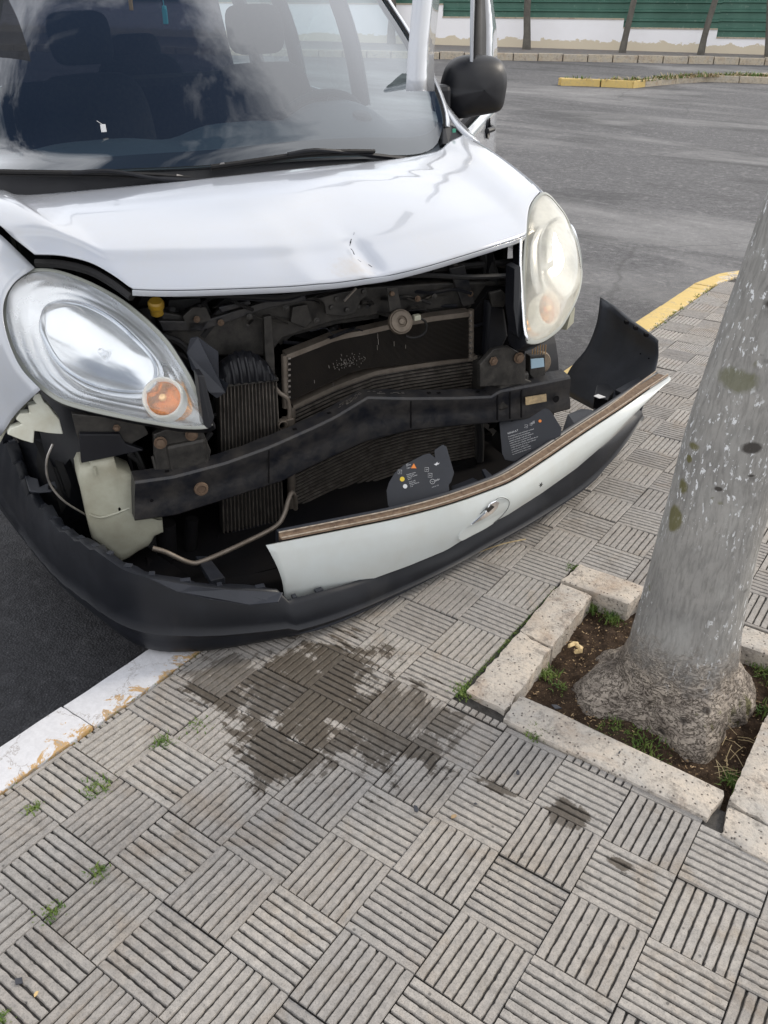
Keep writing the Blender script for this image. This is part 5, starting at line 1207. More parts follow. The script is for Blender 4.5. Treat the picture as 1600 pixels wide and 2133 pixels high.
# intercooler on the left with ribbed cap
ic = bpy.data.objects.new('intercooler', None); scene.collection.objects.link(ic); ic.parent = van; ic.empty_display_size = .02
m_ = MB(); a, b, c, e = V(457, 800, d=.37), V(574, 790, d=.37), V(590, 1088, d=.36), V(466, 1108, d=.36); m_.prism([a, b, c, e], (0, .05, 0)); m_.build('core', corem, ic)
m_ = MB()
for k in range(17):
    x = k / 16; p, q = a * (1 - x) + b * x, e * (1 - x) + c * x; r_ = .0026
    m_.prism([p + A_([-r_, -.001, 0]), p + A_([-r_ * .4, -.009, 0]), p + A_([r_ * .4, -.009, 0]), p + A_([r_, -.001, 0])], q - p)
m_.build('vertical_fins', finm, ic, kind='stuff', fixn=False)
m_ = MB(); rows = []
for k in range(40):
    x = k / 39; base = V(455 + x * 122, 803 - x * 12, d=.35); hh = .085 * math.sin(math.pi * min(1, max(0, x * 1.0))) ** .55; rib = .004 * (1 if (k % 5) < 2 else 0)
    rows.append([base + A_([0, 0, -.006]), base + A_([0, -.006 - rib, .004]), base + A_([0, -.004 - rib, hh * .5]), base + A_([0, .012 - rib * .6, hh * .85 + rib]), base + A_([0, .035, hh + rib]), base + A_([0, .07, hh * .8])])
m_.grid(rows); m_.build('end_cap', 'plastic', ic, smooth=True, angle=35)
m_ = MB(); m_.prism([V(452, 800, d=.345), V(580, 786, d=.345), V(581, 794, d=.345), V(452, 810, d=.345)], (0, .03, 0)); m_.build('cap_seam', 'darkmetal', ic, bevel=.002)
m_ = MB(); m_.box(V(528, 1100, d=.37), (.165, .06, .03)); m_.build('bottom_tank', 'plastic', ic, bevel=.01)
# dangling dark flap between lamp and intercooler, strut, cap
pr([(397, 705), (412, 702), (455, 733), (456, 788), (476, 800), (470, 818), (452, 830), (436, 818), (400, 770), (390, 735)], [.27] * 4 + [.22] * 5 + [.27], 'guide', 'torn_duct', .006, .002)
pr([(550, 660), (566, 658), (572, 740), (574, 800), (558, 800), (552, 735)], .40, 'darkmetal', 'support_strut', .02)
m_ = MB(); m_.lathe(V(325, 634, d=.42), (0, -.3, 1), [(.0005, .012), (.018, .012), (.022, .006), (.022, -.008), (.018, -.012), (.018, -.03)], 24); VB(m_, 'filler_cap', 'yellowcap', smooth=True, angle=30)
# left side brackets, frame rail end
pr([(150, 862), (250, 872), (300, 885), (310, 905), (245, 940), (180, 950), (160, 905)], .27, 'darkmetal', 'lamp_carrier', .02)
pr([(166, 905), (250, 905), (262, 925), (300, 938), (170, 965)], .25, 'plastic', 'lower_carrier', .02)
pr([(320, 905), (345, 895), (420, 890), (440, 940), (430, 990), (330, 1000), (322, 950)], .24, 'darkmetal', 'rail_end_plate', .02, .003)
m_ = MB()
for u, v, r_, x in ((334, 922, .012, .235), (399, 905, .012, .235), (1081, 745, .012, .22), (1028, 752, .010, .22), (243, 891, .007, .265)):
    c = V(u, v, d=x); m_.lathe(c, (-.05, -1, .1), [(r_ * 1.5, .0), (r_ * 1.5, .003), (r_, .003), (r_, .010), (r_ * .6, .012), (.0005, .012)], 6 if r_ < .011 else 14)
VB(m_, 'flange_bolt', 'rust', each=True, smooth=True, angle=30)
m_ = MB(); m_.box(A_([-.53, .48, .50]), (.11, .5, .12)); m_.box(A_([.53, .48, .50]), (.11, .5, .12)); VB(m_, 'chassis_rail', 'darkmetal', each=True, bevel=.01)
m_ = MB(); m_.tube(spl([V(u, v, d=.30) for u, v in ((372, 945), (390, 970), (430, 985))], 8), .012, 8); m_.tube([V(318, 950, d=.25), V(330, 1000, d=.24)], .005, 6); VB(m_, 'rail_tube', 'darkmetal', each=True, smooth=True)
# right side brackets
pr([(1000, 760), (1028, 728), (1060, 722), (1095, 742), (1095, 790), (1120, 800), (1000, 806)], .225, 'darkmetal', 'rail_end_plate', .02, .003)
pr([(985, 650), (1020, 600), (1075, 600), (1078, 700), (1060, 735), (1000, 760), (990, 800), (985, 900), (1010, 985), (975, 985)], .43, 'void', 'side_support', .03)
pr([(1018, 628), (1052, 640), (1060, 700), (1040, 740), (1012, 745)], .38, 'plastic', 'air_box', .04, .01)
rg = random.Random(8)
m_ = MB(); c = V(1132, 755, d=.30); m_.lathe(c, (.1, -1, .3), [(.0005, .0), (.03, .0), (.036, -.006), (.038, -.03), (.03, -.05)], 26); VB(m_, 'lamp_motor', simple('tan_motor', (.16, .12, .08), .6, .3, dirt=.7, dirtcol=(.05, .04, .03), nscale=40), smooth=True, angle=30)
m_ = MB()
for k in range(6): a = V(1109 + k * 5.6, 718, d=.24); b = V(1109 + k * 5.4, 738, d=.24); m_.tube([a, b], .0018, 5)
VB(m_, 'spring_coil', simple('ochre_metal', (.30, .19, .09), .6, .3), kind='stuff', smooth=True)
pr([(1106, 748), (1133, 746), (1134, 764), (1107, 768)], .235, 'inkblue', 'motor_label', .003, .0005)
pr([(1104, 742), (1136, 738), (1137, 786), (1112, 790), (1104, 780)], .24, 'darkmetal', 'motor_bracket', .03, .003)
# bumper beam: bent box section
def beam_d(u): return float(np.interp(u, [281, 560, 700, 766, 850, 1031, 1188], [.190, .225, .275, .305, .265, .225, .195]))
ub = [278, 359, 394, 472, 560, 655, 700, 766, 850, 957, 1031, 1036, 1100, 1188]
tb = [1005, 994, 985, 964, 932, 890, 868, 828, 830, 829, 826, 816, 804, 786]
uq = [281, 289, 367, 464, 586, 664, 760, 856, 970, 1035, 1119, 1188]
bb_ = [1085, 1084, 1073, 1042, 1003, 964, 920, 896, 885, 880, 870, 852]
m_ = MB(); rows = []; BT = []
for u in np.r_[np.linspace(281, 764, 48), np.linspace(768, 1188, 42)]:
    t_ = V(u, np.interp(u, ub, tb), d=beam_d(u)); b_ = V(u, np.interp(u, uq, bb_), d=beam_d(u) + .012); mm = (t_ + b_) / 2
    g_ = .004 * nz3(u, 0, 0, .03)
    up = t_ + A_([0, .052, .008 + g_]); BT.append((t_, b_, up))
    rows.append([t_ + A_([0, .002, .003]), t_ + A_([0, -.002, -.004]), t_ * .72 + b_ * .28 + A_([0, -.001, 0]), t_ * .62 + b_ * .38 + A_([0, .004, 0]), t_ * .38 + b_ * .62 + A_([0, .004, 0]), t_ * .28 + b_ * .72, b_ + A_([0, 0, .003]), b_ + A_([0, .004, -.002]), b_ + A_([0, .055, .0]), up + A_([0, 0, -.002]), up])
m_.grid(rows, closev=True); k0 = len(m_.v) - 90 * 11; m_.f.append(tuple(range(0, 11))); m_.mi.append(0); m_.f.append(tuple(range(89 * 11, 90 * 11))[::-1]); m_.mi.append(0)
beam = VB(m_, 'bumper_beam', 'steel', smooth=True, angle=28)
def onbeam(u, v, o=-.006):
    return V(u, v, d=beam_d(u) + o)
m_ = MB(); m_.lathe(onbeam(419, 1018, .004), (0, -1, .05), [(.012, .004), (.0135, .008), (.019, .007), (.021, .0)], 24); m_.build('rusty_bush', 'rust', beam, smooth=True)
m_ = MB(); m_.lathe(onbeam(419, 1018, .004), (0, -1, .05), [(.0005, .003), (.012, .003)], 24); m_.build('bush_bore', 'rust', beam)
m_ = MB()
for u, v, r_ in ((316, 1042, .005), (1158, 831, .012), (1020, 845, .0)): 
    if r_: m_.lathe(onbeam(u, v, .002), (0, -1, .05), [(.0005, .002), (r_, .002)], 16)
m_.build('drain_hole', 'void', beam)
m_ = MB(); m_.prism([onbeam(u, v, -.003) for u, v in ((1095, 828), (1138, 821), (1139, 836), (1096, 844))], (0, .004, 0)); m_.build('paper_label', 'inkbeige', beam)
m_ = MB(); rgx = random.Random(2)
for u, v, w, h in ((742, 836, 16, .004), (725, 846, 14, .004), (840, 815, 22, .003), (800, 817, 10, .002)):
    i = int((u - 281) / 907 * 89); t_, b_, up = BT[i]; p = (t_ + up) / 2 + A_([0, 0, .0035]); nx = BT[min(i + 2, 89)][0] - BT[max(i - 2, 0)][0]; nx /= np.linalg.norm(nx)
    for q in range(16 if u > 700 and u < 760 else 7):
        pp = p + nx * rgx.uniform(-.03, .03) + A_([0, rgx.uniform(-.010, .010), 0]); m_.prism([pp - nx * .005, pp + nx * .005 + A_([0, .001, 0]), pp + nx * .004 + A_([0, .003, 0]), pp - nx * .003 + A_([0, .003, 0])], (0, 0, .0006))
m_.build('bare_scrape', 'bare', beam, kind='stuff')
m_ = MB()
for u in (360, 620, 690, 905, 930, 1010):
    i = int((u - 281) / 907 * 89); t_, b_, up = BT[i]; p = (t_ + up) / 2 + A_([0, 0, .0042]); m_.box(p, (.012, .010, .001))
[q_.build('slot', 'void', beam) for q_ in islands(m_)]
for (u, w_) in ((1036, .003), (1062, .002), (1086, .002), (856, .0015), (560, .0015)):
    m_ = MB(); m_.prism([onbeam(u - 1, np.interp(u, ub, tb) + 5, -.0015), onbeam(u + 1 + w_ * 400, np.interp(u, ub, tb) + 5, -.0015), onbeam(u + 1 + w_ * 400, np.interp(u, uq, bb_) - 4, -.0015), onbeam(u - 1, np.interp(u, uq, bb_) - 4, -.0015)], (0, .003, 0)); m_.build('beam_seam', 'void', beam)
# washer bottle
wb = [(162, 985), (168, 972), (188, 968), (190, 958), (214, 954), (238, 953), (245, 977), (262, 984), (276, 990), (280, 1040), (284, 1082), (312, 1086), (341, 1086), (343, 1112), (324, 1120), (319, 1130), (311, 1141), (290, 1152), (270, 1166), (254, 1174), (225, 1150), (192, 1125), (186, 1100), (175, 1047), (165, 1010)]
P = [V(u, v, d=.26 - .0001 * (u - 200)) for u, v in wb]; pc_ = np.mean(P, axis=0); m_ = MB()
m_.grid([[pc_ + (p - pc_) * k_ + A_([0, o_, 0]) for p in P] for k_, o_ in ((.05, -.004), (.8, -.003), (.93, .0), (.985, .008), (1., .02), (1., .09), (.9, .11))], closev=True)
wbo = VB(m_, 'washer_bottle', 'cream', smooth=True, angle=45)
m_ = MB(); m_.tube(spl([V(u, v, d=.252) for u, v in ((186, 1072), (210, 1078), (240, 1070), (270, 1058))], 12), .0035, 6); m_.tube([V(196, 972, d=.252), V(200, 990, d=.252)], .004, 6); m_.build('moulded_seam', 'cream', wbo, smooth=True)
# white bracket in the fender corner
pr([(72, 822), (84, 820), (92, 838), (102, 846), (112, 860), (124, 874), (132, 905), (104, 903), (72, 898), (70, 924), (45, 917), (15, 905), (22, 893), (46, 884), (33, 874), (40, 862), (62, 860), (58, 846), (76, 842), (68, 832)], [.38] * 20, 'white_foam', 'fender_bracket', .03, .003)
pr([(0, 868), (40, 842), (66, 822), (72, 830), (45, 856), (10, 905), (0, 925)], .45, 'cream', 'fender_liner_edge', .02)
# wheel arch liner and dark cavity at the left
m_ = MB(); rows = []
for a in np.linspace(-.3, math.pi + .2, 24): rows.append([A_([s_, .87 - .36 * math.cos(a), .32 + .36 * math.sin(a)]) for s_ in (-.90, -.62)])
m_.grid(rows); rows = []
for a in np.linspace(-.3, math.pi + .2, 24): rows.append([A_([s_, .87 - .36 * math.cos(a), .32 + .36 * math.sin(a)]) for s_ in (.90, .62)])
m_.grid(rows); VB(m_, 'arch_liner', 'plastic', each=True, smooth=True, solid=.004)
# front-left cavity wall (liner seen inside the bumper corner)
m_ = MB(); m_.grid([[V(20, 925, d=.58), V(60, 1010, d=.52), V(120, 1085, d=.45)], [V(130, 905, d=.56), V(160, 1000, d=.50), V(190, 1120, d=.43)]]); VB(m_, 'splash_shield', 'plastic', smooth=True, solid=.004)
m_ = MB(); m_.tube(spl([V(u, v, d=.30) for u, v in ((110, 925), (98, 955), (97, 985), (108, 1015), (135, 1045), (178, 1072))], 24), .0032, 6); VB(m_, 'washer_hose', 'bare', smooth=True)
# metal pipe low in the bay
m_ = MB(); m_.tube(spl([V(u, v, d=x) for u, v, x in ((318, 1142, .17), (345, 1150, .16), (395, 1172, .14), (425, 1168, .14), (500, 1135, .16), (572, 1098, .20), (592, 1072, .22), (600, 1045, .24), (607, 1027, .26), (614, 1035, .27), (616, 1060, .29))], 60), .0075, 10); VB(m_, 'metal_pipe', 'alu', smooth=True)
m_ = MB()
for (a, b, r_, x) in (((345, 1090), (350, 1180), .03, .30), ((400, 1080), (395, 1160), .02, .32), ((450, 1120), (560, 1180), .012, .35), ((300, 1180), (520, 1215), .03, .28)): m_.tube([V(*a, d=x), V(*b, d=x)], r_, 10)
VB(m_, 'lower_duct', 'void', each=True, smooth=True)
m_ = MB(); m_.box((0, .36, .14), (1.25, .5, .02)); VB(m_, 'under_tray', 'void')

# ================================================================== FALLEN BUMPER
bump = empty('front_bumper', tuple(bp(700, 1300, z=.0)), 'black front bumper torn off the van, lying across the kerb, with white centre strip', 'bumper')
def BB(mbx, name, mt, parent=None, **k):
    o = mbx.build(name, mt, parent or bump, **k)
    if parent is None: o.location = -bump.location
    return o
bot = [(-60, 985, .13), (0, 1072, .09), (90, 1185, .05), (150, 1250, .035), (215, 1303, .028), (270, 1343, .022), (330, 1361, .02), (400, 1362, .02), (470, 1355, .02), (540, 1343, .02), (610, 1328, .02), (700, 1300, .02), (800, 1255, .022), (900, 1205, .025), (1000, 1150, .03), (1100, 1095, .04), (1200, 1032, .06), (1260, 978, .09), (1300, 925, .13), (1330, 872, .18)]
Bc = spl([bp(u, v, z=z) for u, v, z in bot], 120)
def tnorm(P, i):
    t = P[min(i + 2, len(P) - 1)] - P[max(i - 2, 0)]; t = A_([t[0], t[1], 0]); t /= np.linalg.norm(t); return A_([t[1], -t[0], 0]), t
uB = np.array([800 + F * (RW @ (p - CAM))[0] / (RW @ (p - CAM))[2] for p in Bc])
# upper edge of the black skin: free rim at the left, white strip's lower edge further right
rim = [(-60, 800), (0, 905), (28, 962), (60, 1030), (110, 1090), (170, 1133), (215, 1157), (262, 1187), (320, 1207), (400, 1222), (480, 1230), (560, 1232), (592, 1234)]
wbot = [(592, 1258), (670, 1238), (750, 1214), (850, 1178), (930, 1145), (985, 1110), (1060, 1070), (1130, 1025), (1200, 975), (1270, 915), (1330, 852), (1368, 812)]
wtop = [(555, 1137), (660, 1116), (750, 1098), (840, 1079), (940, 1052), (1030, 1020), (1075, 1000), (1140, 958), (1220, 903), (1300, 850), (1350, 815), (1395, 785)]
cre = []   # skin columns
cols = []
NBc = len(Bc)
def u_of(p): q = RW @ (p - CAM); return 800 + F * q[0] / q[2]
rimS = spl([A_([a, b, 0]) for a, b in rim], 50); wbS = spl([A_([a, b, 0]) for a, b in wbot], 60)
botu = [b[0] for b in bot]
for i in range(NBc):
    nn, tt = tnorm(Bc, i); ub_ = uB[i]
    # matching position along the upper edge
    f_ = np.interp(ub_, [-60, 0, 90, 150, 215, 270, 330, 400, 470, 540, 610], [-60, 0, 60, 110, 170, 215, 262, 320, 400, 480, 588])
    if ub_ <= 612:
        j = np.argmin(abs(rimS[:, 0] - f_)); vt = rimS[j][1]; top = hit(f_, vt, Bc[i] + nn * -.012, nn)
    else:
        f_ = np.interp(ub_, [612, 700, 800, 900, 1000, 1100, 1200, 1300, 1332], [592, 672, 765, 860, 955, 1048, 1140, 1255, 1335]); j = np.argmin(abs(wbS[:, 0] - f_)); vt = np.interp(f_, wbS[:, 0], wbS[:, 1]); top = hit(f_, vt, Bc[i] + nn * -.005, nn)
    b_ = Bc[i]; col = []
    for k, t_ in enumerate(np.linspace(0, 1, 16)):
        p = b_ * (1 - t_) + top * t_; o_ = .016 * math.sin(math.pi * t_) + (.010 * math.exp(-((t_ - .33) / .05) ** 2)) - .012 * math.exp(-(t_ / .08) ** 2)
        col.append(p + nn * o_)
    e = col[-1]; 
    cols.append((col, nn, tt))
rows = []
for (col, nn, tt), ub_ in zip(cols, uB):
    e = col[-1]; w = .022 + .010 * max(0, math.sin(ub_ * .06)) if ub_ < 600 else .01
    b0 = col[0]
    rows.append([b0 - nn * .16 + A_([0, 0, .012]), b0 - nn * .05 + A_([0, 0, -.004]), b0 - nn * .012 + A_([0, 0, -.005])] + col + [e - nn * .008 + A_([0, 0, .003]), e - nn * w + A_([0, 0, .0]), e - nn * (w + .003) + A_([0, 0, -.012])])
m_ = MB(); m_.grid(rows); skin = BB(m_, 'bumper_skin', 'bumper', smooth=True, solid=.003, angle=50)
# torn clips along the rim
m_ = MB(); rg = random.Random(12)
for i in range(4, 62, 3):
    (col, nn, tt) = cols[i]; e = col[-1]; ll = rg.uniform(.006, .014)
    rot = np.column_stack([tt, nn, [0, 0, 1]]); m_.box(e - nn * .018 + A_([0, 0, .003]), (ll * 2, .016, .007), rot)
o_ = m_.build('rim_clip', 'guide', bump, bevel=.001, kind='stuff'); o_.location = -bump.location
# lower lip spoiler with scuffs
rows = []
for (col, nn, tt), ub_ in zip(cols, uB):
    if ub_ < 590 or ub_ > 1290: continue
    b0 = col[0]; k = min(1, (ub_ - 590) / 60, (1290 - ub_) / 50)
    rows.append([b0 + nn * .004 + A_([0, 0, .045 * k]), b0 + nn * (.004 + .012 * k) + A_([0, 0, .030 * k]), b0 + nn * (.004 + .014 * k) + A_([0, 0, .008]), b0 + nn * .002 + A_([0, 0, -.002])])
m_ = MB(); m_.grid(rows); BB(m_, 'lower_lip', 'guide', smooth=True, solid=.003, angle=40)
# white strip
WT = spl([bp(u, v, z=z) for (u, v), z in zip(wtop, [.285, .288, .29, .292, .295, .297, .298, .30, .30, .30, .30, .30])], 90)
rows = []; rows2 = []
wbu = np.array(wbot)
for i, p in enumerate(WT):
    nn, tt = tnorm(WT, i); x = i / 89
    ub_ = np.interp(x, np.linspace(0, 1, 12), wbu[:, 0]) 
    # bottom pixel directly "below" in the plane through p
    q0 = p.copy()
    uu = u_of(p - A_([0, 0, .09])) ; uu = max(592, min(1368, uu if i > 6 else 592 + (uu - 592) * 0))
    uu = max(592 + i * 3.0 if i < 12 else 0, uu)
    bt = hit(uu, np.interp(uu, wbu[:, 0], wbu[:, 1]), p + nn * .012, nn)
    if i > 80: bt = bt * (1 - (i - 80) / 9 * .6) + p * ((i - 80) / 9 * .6)
    row = []
    for t_ in np.linspace(0, 1, 10): row.append(p * (1 - t_) + bt * t_ + nn * (.014 * math.sin(math.pi * t_) ) + (tt * .012 * math.sin(math.pi * t_) * (1 if i < 2 else 0)))
    rows.append([p - nn * .006 + A_([0, 0, -.002])] + row + [bt - nn * .012])
    bk = .042 if x < .75 else .042 + .02 * (x - .75) / .25
    if i >= 2: rows2.append([p - nn * .006 + A_([0, 0, .004]), p - nn * .009 + A_([0, 0, .009]), p - nn * .012 + A_([0, 0, .002]), p - nn * .024 + A_([0, 0, .0005]), p - nn * (bk - .008) + A_([0, 0, .003]), p - nn * (bk - .004) + A_([0, 0, .010]), p - nn * bk + A_([0, 0, .009]), p - nn * (bk + .002) + A_([0, 0, -.02])])
m_ = MB(); m_.grid(rows); strip = BB(m_, 'white_strip', 'strip', smooth=True, solid=.003, angle=50)
m_ = MB(); m_.grid(rows2); BB(m_, 'foam_channel', 'brown', smooth=True, angle=30)
m_ = MB(); m_.tube([r[1] + A_([0, 0, .001]) for r in rows2], .0022, 5); m_.tube([r[5] for r in rows2], .0022, 5); BB(m_, 'channel_edge', simple('scuffed_edge', (.42, .36, .29), .8, dirt=.8, dirtcol=(.16, .11, .07), nscale=70), smooth=True)
# black carrier behind the strip
rows = []
for i in range(2, 90):
    p = WT[i]; nn, tt = tnorm(WT, i); rows.append([p - nn * .048 + A_([0, 0, .004]), p - nn * .060 + A_([0, 0, .006]), p - nn * .075 + A_([0, 0, -.006]), p - nn * .082 + A_([0, 0, -.05]), p - nn * .11 + A_([0, 0, -.12]), p - nn * .16 + A_([0, 0, -.16])])
m_ = MB(); m_.grid(rows); BB(m_, 'inner_carrier', 'guide', smooth=True, solid=.003, angle=35)
# emblem recess with broken chrome badge
ei = int(np.argmin([abs(u_of(p) - 1010) for p in WT])); pe = WT[ei]; nn, tt = tnorm(WT, ei)
def onstrip(u, v, o=.016): return hit(u, v, pe + nn * o, nn)
m_ = MB(); m_.prism(spl([onstrip(u, v, .020) for u, v in ((960, 1128), (956, 1116), (968, 1098), (1000, 1072), (1030, 1044), (1050, 1036), (1062, 1044), (1058, 1060), (1040, 1082), (1015, 1100), (985, 1116))], 40, True), -nn * .014); BB(m_, 'tow_cover', 'strip', bevel=.003)
m_ = MB(); m_.prism([onstrip(u, v, .026) for u, v in ((981, 1094), (1012, 1068), (1022, 1049), (1034, 1043), (1041, 1047), (1037, 1058), (1026, 1070), (1004, 1084))], -nn * .006); bd = BB(m_, 'chrome_badge', 'chrome', bevel=.002)
m_ = MB(); m_.tube(spl([onstrip(u, v, .0215) for u, v in ((1000, 1071), (1030, 1043), (1046, 1036), (1060, 1043), (1059, 1057), (1046, 1074), (1028, 1090))], 24), .0008, 5); BB(m_, 'recess_shadow_gap', 'plastic', smooth=True)
m_ = MB(); m_.prism([onstrip(u, v, .0285) for u, v in ((1012, 1062), (1026, 1053), (1031, 1056), (1018, 1068))], -nn * .004); BB(m_, 'badge_insert', 'darkmetal', bevel=.001)
m_ = MB(); c_ = onstrip(1127, 1010, .02)
for a in (0, 1.2, 2.3): d_ = (tt * math.cos(a) + A_([0, 0, 1]) * math.sin(a)) * .008; m_.tube([c_ - d_, c_ + d_], .0012, 4)
BB(m_, 'paint_chip', 'void')
# end of the strip: groove under it, tab
# ---- left bumper wing details
def zpl(pts, z0, th, name, mt, parent=None, bev=.002, dvec=(0, 0, 1)):
    m_ = MB(); m_.prism([bp(u, v, z=z) for (u, v), z in zip(pts, z0 if isinstance(z0, list) else [z0] * len(pts))], tuple(A_(dvec) * th)); return BB(m_, name, mt, parent, bevel=bev)
zpl([(52, 993), (80, 1001), (84, 1018), (104, 1008), (116, 1006), (120, 1018), (106, 1026), (82, 1028), (62, 1026)], .33, .006, 'mounting_tab', 'guide')
zpl([(100, 1013), (108, 1010), (114, 1014), (108, 1020), (101, 1019)], .3365, .002, 'tab_hole', 'void', bev=0)
zpl([(310, 1206), (400, 1222), (470, 1230), (590, 1236), (580, 1256), (520, 1262), (440, 1250), (370, 1234)], [.270, .246, .226, .200, .19, .192, .205, .235], .004, 'torn_flange', 'guide')
# ---- wing on the right, seen from inside
wt_ = spl([bp(1371, 711, z=.43), bp(1345, 692, z=.45), bp(1310, 668, z=.47), bp(1275, 638, z=.50), bp(1250, 621, z=.53)], 20)
wb_ = spl([bp(1331, 871, z=.18), bp(1290, 880, z=.10), bp(1230, 850, z=.09), bp(1165, 815, z=.08)], 20)
wf_ = spl([wt_[0], bp(1368, 760, z=.33), wb_[0]], 16); wr_ = spl([wt_[-1], bp(1243, 672, z=.42), bp(1222, 725, z=.30), bp(1190, 765, z=.20), wb_[-1]], 16)
G = coons(wt_, wb_, wf_, wr_)
cen_ = A_([1.0, .1, 0])
for i in range(20):
    for j in range(16):
        a = math.sin(math.pi * i / 19) * math.sin(math.pi * j / 15); G[i, j] += A_([.35, .94, 0]) * .025 * a
m_ = MB(); m_.grid(G); BB(m_, 'bumper_wing', 'wingp', smooth=True, solid=.004, angle=60)
rows = []
for i, p in enumerate(wt_): 
    t_ = wt_[min(i + 1, 19)] - wt_[max(i - 1, 0)]; t_ /= np.linalg.norm(t_); n_ = A_([.5, .85, 0]); rows.append([p + A_([0, 0, .0]), p + A_([0, 0, .003]) + n_ * .012 * math.sin(math.pi * (i + .5) / 20), p + n_ * .018 * math.sin(math.pi * (i + .5) / 20) + A_([0, 0, -.010])])
m_ = MB(); m_.grid(rows); BB(m_, 'wing_flange', simple('flange_grey', (.10, .11, .12), .5, dirt=.4, nscale=30), smooth=True, solid=.003)
m_ = MB()
for u, v in ((1305, 671), (1324, 683), (1346, 697)): m_.box(bp(u, v, z=.468), (.022, .014, .012), np.array(Matrix.Rotation(-.9, 3, 'Z')))
BB(m_, 'wing_clip', 'void', bevel=.001)
rg = random.Random(31); m_ = MB()
for u, v in ((1320, 760), (1350, 725), (1285, 735), (1300, 790), (1330, 800), (1262, 700), (1345, 765), (1275, 770)):
    i = rg.randrange(2, 18); j = rg.randrange(2, 14); m_.box(G[i, j] + A_([-.35, -.94, 0]) * .003, (.005, .004, .004))
BB(m_, 'dirt_fleck', 'void', kind='stuff')
zpl([(1235, 850), (1240, 826), (1262, 824), (1275, 838), (1262, 858)], .20, .05, 'inner_mount', 'plastic')
zpl([(1236, 826), (1246, 822), (1262, 828), (1248, 831)], .256, .003, 'clip_tip', 'inkwhite', bev=.001)
zpl([(1280, 822), (1310, 805), (1330, 795), (1337, 806), (1300, 832)], [.25, .26, .27, .27, .25], .02, 'inner_rib', 'guide')
zpl([(1170, 905), (1182, 868), (1210, 856), (1232, 858), (1248, 876), (1205, 900)], [.20, .23, .24, .24, .24, .22], .01, 'round_boss', 'guide')

# ---- label plates (air guides) standing inside the bumper
def plate(pix, anchor, za, hz_, name, label):
    """upright plate facing the camera: plane through anchor, tilted back"""
    A0 = bp(*anchor, z=za); n_ = A_([CAM[0] - A0[0], CAM[1] - A0[1], 0]); n_ /= np.linalg.norm(n_); n_ = frame_n(n_ * .86 + A_([0, 0, .5]))
    pts = [hit(u, v, A0, n_) for u, v in pix]; m_ = MB(); m_.prism(pts, -n_ * .004); o = BB(m_, name, 'guide', bevel=.0012); o['label'] = label
    return o, A0, n_
def text(par, body, A0, n_, uv, uv2, size, mt, name='printed_text'):
    p = hit(uv[0], uv[1], A0 + n_ * .0008, n_); q = hit(uv2[0], uv2[1], A0 + n_ * .0008, n_); ex = q - p; ex /= np.linalg.norm(ex); ey = np.cross(n_, ex)
    cu_ = bpy.data.curves.new('t', 'FONT'); cu_.body = body; cu_.size = size; cu_.align_x = 'LEFT'; cu_.resolution_u = 2
    tmp = bpy.data.objects.new('t', cu_); scene.collection.objects.link(tmp); dg = bpy.context.evaluated_depsgraph_get(); me = bpy.data.meshes.new_from_object(tmp.evaluated_get(dg)); bpy.data.objects.remove(tmp)
    me.materials.clear(); me.materials.append(MT[mt]); o = bpy.data.objects.new(name, me); scene.collection.objects.link(o); o.parent = par
    Mx = Matrix([[ex[i], ey[i], n_[i], p[i] ] for i in range(3)] + [[0, 0, 0, 1]]); me.transform(Mx); return o
pl1, A1, n1 = plate([(808, 1052), (805, 1022), (810, 1005), (822, 985), (842, 968), (880, 948), (895, 944), (906, 953), (905, 937), (922, 926), (930, 930), (946, 985), (940, 1004), (935, 1010), (936, 1024), (938, 1046), (870, 1062), (815, 1064)], (870, 1062), .25, 0, 'warning_plate', 'dark plate with orange and yellow warning symbols')
pl2, A2, n2 = plate([(1040, 880), (1062, 872), (1064, 878), (1070, 876), (1070, 868), (1090, 860), (1092, 868), (1098, 866), (1098, 856), (1120, 850), (1142, 851), (1150, 860), (1170, 892), (1168, 908), (1120, 932), (1090, 950), (1072, 962), (1052, 958), (1046, 945)], (1090, 950), .25, 0, 'warning_plate', 'dark plate with rows of small white print')
def lines(par, A0, n_, rowsl, mt='inkwhite'):
    rg = random.Random(3); 
    for (ua, va, ub2, vb2, sz, txt) in rowsl: text(par, txt, A0, n_, (ua, va), (ub2, vb2), sz, mt)
rg = random.Random(14)
def gib(n): 
    return ' '.join(''.join(rg.choice('aeinorstulcdm') for _ in range(rg.randint(2, 8))) for _ in range(n))
rl = [(1058, 905, 1082, 897, .0085, 'RENAULT')]
for k in range(9): rl.append((1059 + k * 1.1, 911 + k * 4.6, 1110 + k, 895 + k * 4.4, .0056, gib(7 if k < 6 else 5)[:38]))
lines(pl2, A2, n2, rl)
text(pl2, 'elf', A2, n2, (1107, 884), (1125, 878), .013, 'inkwhite')
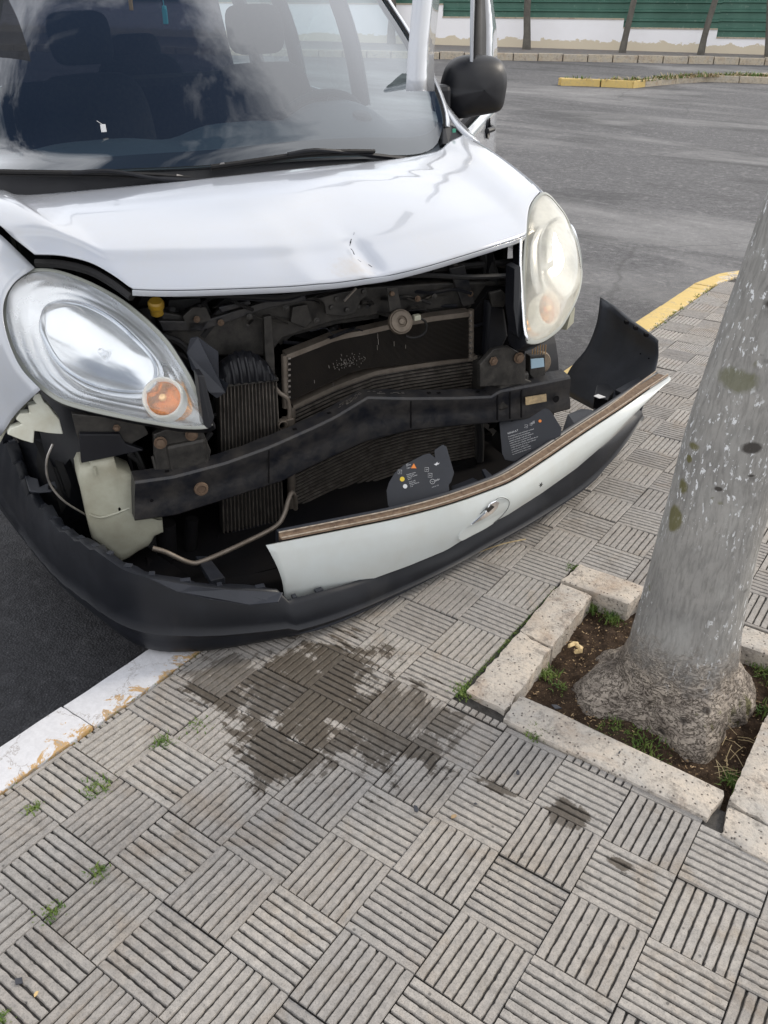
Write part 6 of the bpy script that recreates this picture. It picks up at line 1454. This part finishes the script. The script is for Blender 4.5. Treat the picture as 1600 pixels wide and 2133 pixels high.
def icon(par, A0, n_, uv, r_, kind, mt):
    c = hit(*uv, A0 + n_ * .0010, n_); ex = np.cross([0, 0, 1.], n_); ex /= np.linalg.norm(ex); ey = np.cross(n_, ex); m_ = MB()
    if kind == 'disc': m_.prism([c + r_ * (math.cos(a) * ex + math.sin(a) * ey) for a in np.linspace(0, 6.283, 20, endpoint=False)], n_ * .0004)
    if kind == 'tri': m_.prism([c + r_ * (math.cos(a) * ex + math.sin(a) * ey) for a in (1.57, 3.66, 5.76)], n_ * .0004)
    if kind in ('box', 'ring'):
        pts = [c + r_ * (math.cos(a) * ex + math.sin(a) * ey) for a in (np.linspace(0, 6.283, 16) if kind == 'ring' else A_([.785, 2.356, 3.927, 5.498, .785]))]; m_.tube(pts, .0005, 4)
        m_.tube([c - ex * r_ * .4 + ey * r_ * .2, c - ey * r_ * .2, c + ex * r_ * .4 + ey * r_ * .1], .0005, 4)
    if kind == 'bird':
        m_.prism([c + r_ * (a * ex + b * ey) for a, b in ((-1, -.2), (-.2, .1), (.1, .7), (.3, .1), (1, .4), (.4, -.3), (.1, -.2), (-.1, -.6))], n_ * .0004)
    o = m_.build('printed_symbol', mt, par, fixn=False)
icon(pl2, A2, n2, (1096, 888), .007, 'box', 'inkwhite'); icon(pl2, A2, n2, (1106, 884), .005, 'box', 'inkwhite'); icon(pl2, A2, n2, (1125, 877), .005, 'disc', 'inkorange')
icon(pl1, A1, n1, (862, 972), .0095, 'tri', 'inkorange'); icon(pl1, A1, n1, (838, 998), .0070, 'disc', 'inkyellow'); icon(pl1, A1, n1, (844, 1013), .0065, 'disc', 'inkwhite')
icon(pl1, A1, n1, (833, 983), .008, 'box', 'inkwhite'); icon(pl1, A1, n1, (889, 978), .008, 'box', 'inkwhite'); icon(pl1, A1, n1, (896, 990), .008, 'box', 'inkwhite'); icon(pl1, A1, n1, (901, 1003), .007, 'ring', 'inkwhite'); icon(pl1, A1, n1, (910, 966), .009, 'bird', 'inkwhite')
rl = []
for k in range(4): rl.append((846 + k * .6, 980 + k * 2.9 - 12, 870, 973 + k * 2.9 - 12, .0042, gib(1)))
for k in range(4): rl.append((847 + k, 990 + k * 3.3, 872, 983 + k * 3.1, .0042, gib(2)))
for k in range(4): rl.append((852 + k, 1005 + k * 3.3, 877, 998 + k * 3.1, .0042, gib(2)))
rl.append((906, 1003, 918, 999, .007, '36.8+')); rl.append((900, 1016, 922, 1008, .0038, gib(3)))
lines(pl1, A1, n1, rl)
# small loose bits inside the bumper
zpl([(1003, 985), (1010, 983), (1026, 998), (1036, 1003), (1030, 1010), (1012, 1002)], .285, .012, 'broken_clip', 'guide')
zpl([(940, 1016), (985, 998), (1010, 1012), (1005, 1020), (944, 1036)], [.26, .27, .28, .28, .27], .006, 'inner_shelf', 'guide')
zpl([(640, 1100), (760, 1075), (815, 1066), (810, 1075), (700, 1096), (640, 1110)], .27, .006, 'inner_shelf', 'guide')
zpl([(408, 1170), (435, 1170), (470, 1215), (440, 1222)], [.10, .10, .12, .12], .02, 'plastic_grid', 'guide')
# floor of the bumper (dark air guide under the radiator)
fl = []
for i in range(20, 112, 3): (col, nn, tt) = cols[i]; fl.append([col[0] - nn * .01 + A_([0, 0, .01]), col[0] - nn * .12 + A_([0, 0, .03]), col[0] - nn * .26 + A_([0, 0, .05])])
m_ = MB(); m_.grid(fl); BB(m_, 'under_guide', 'void', smooth=True)
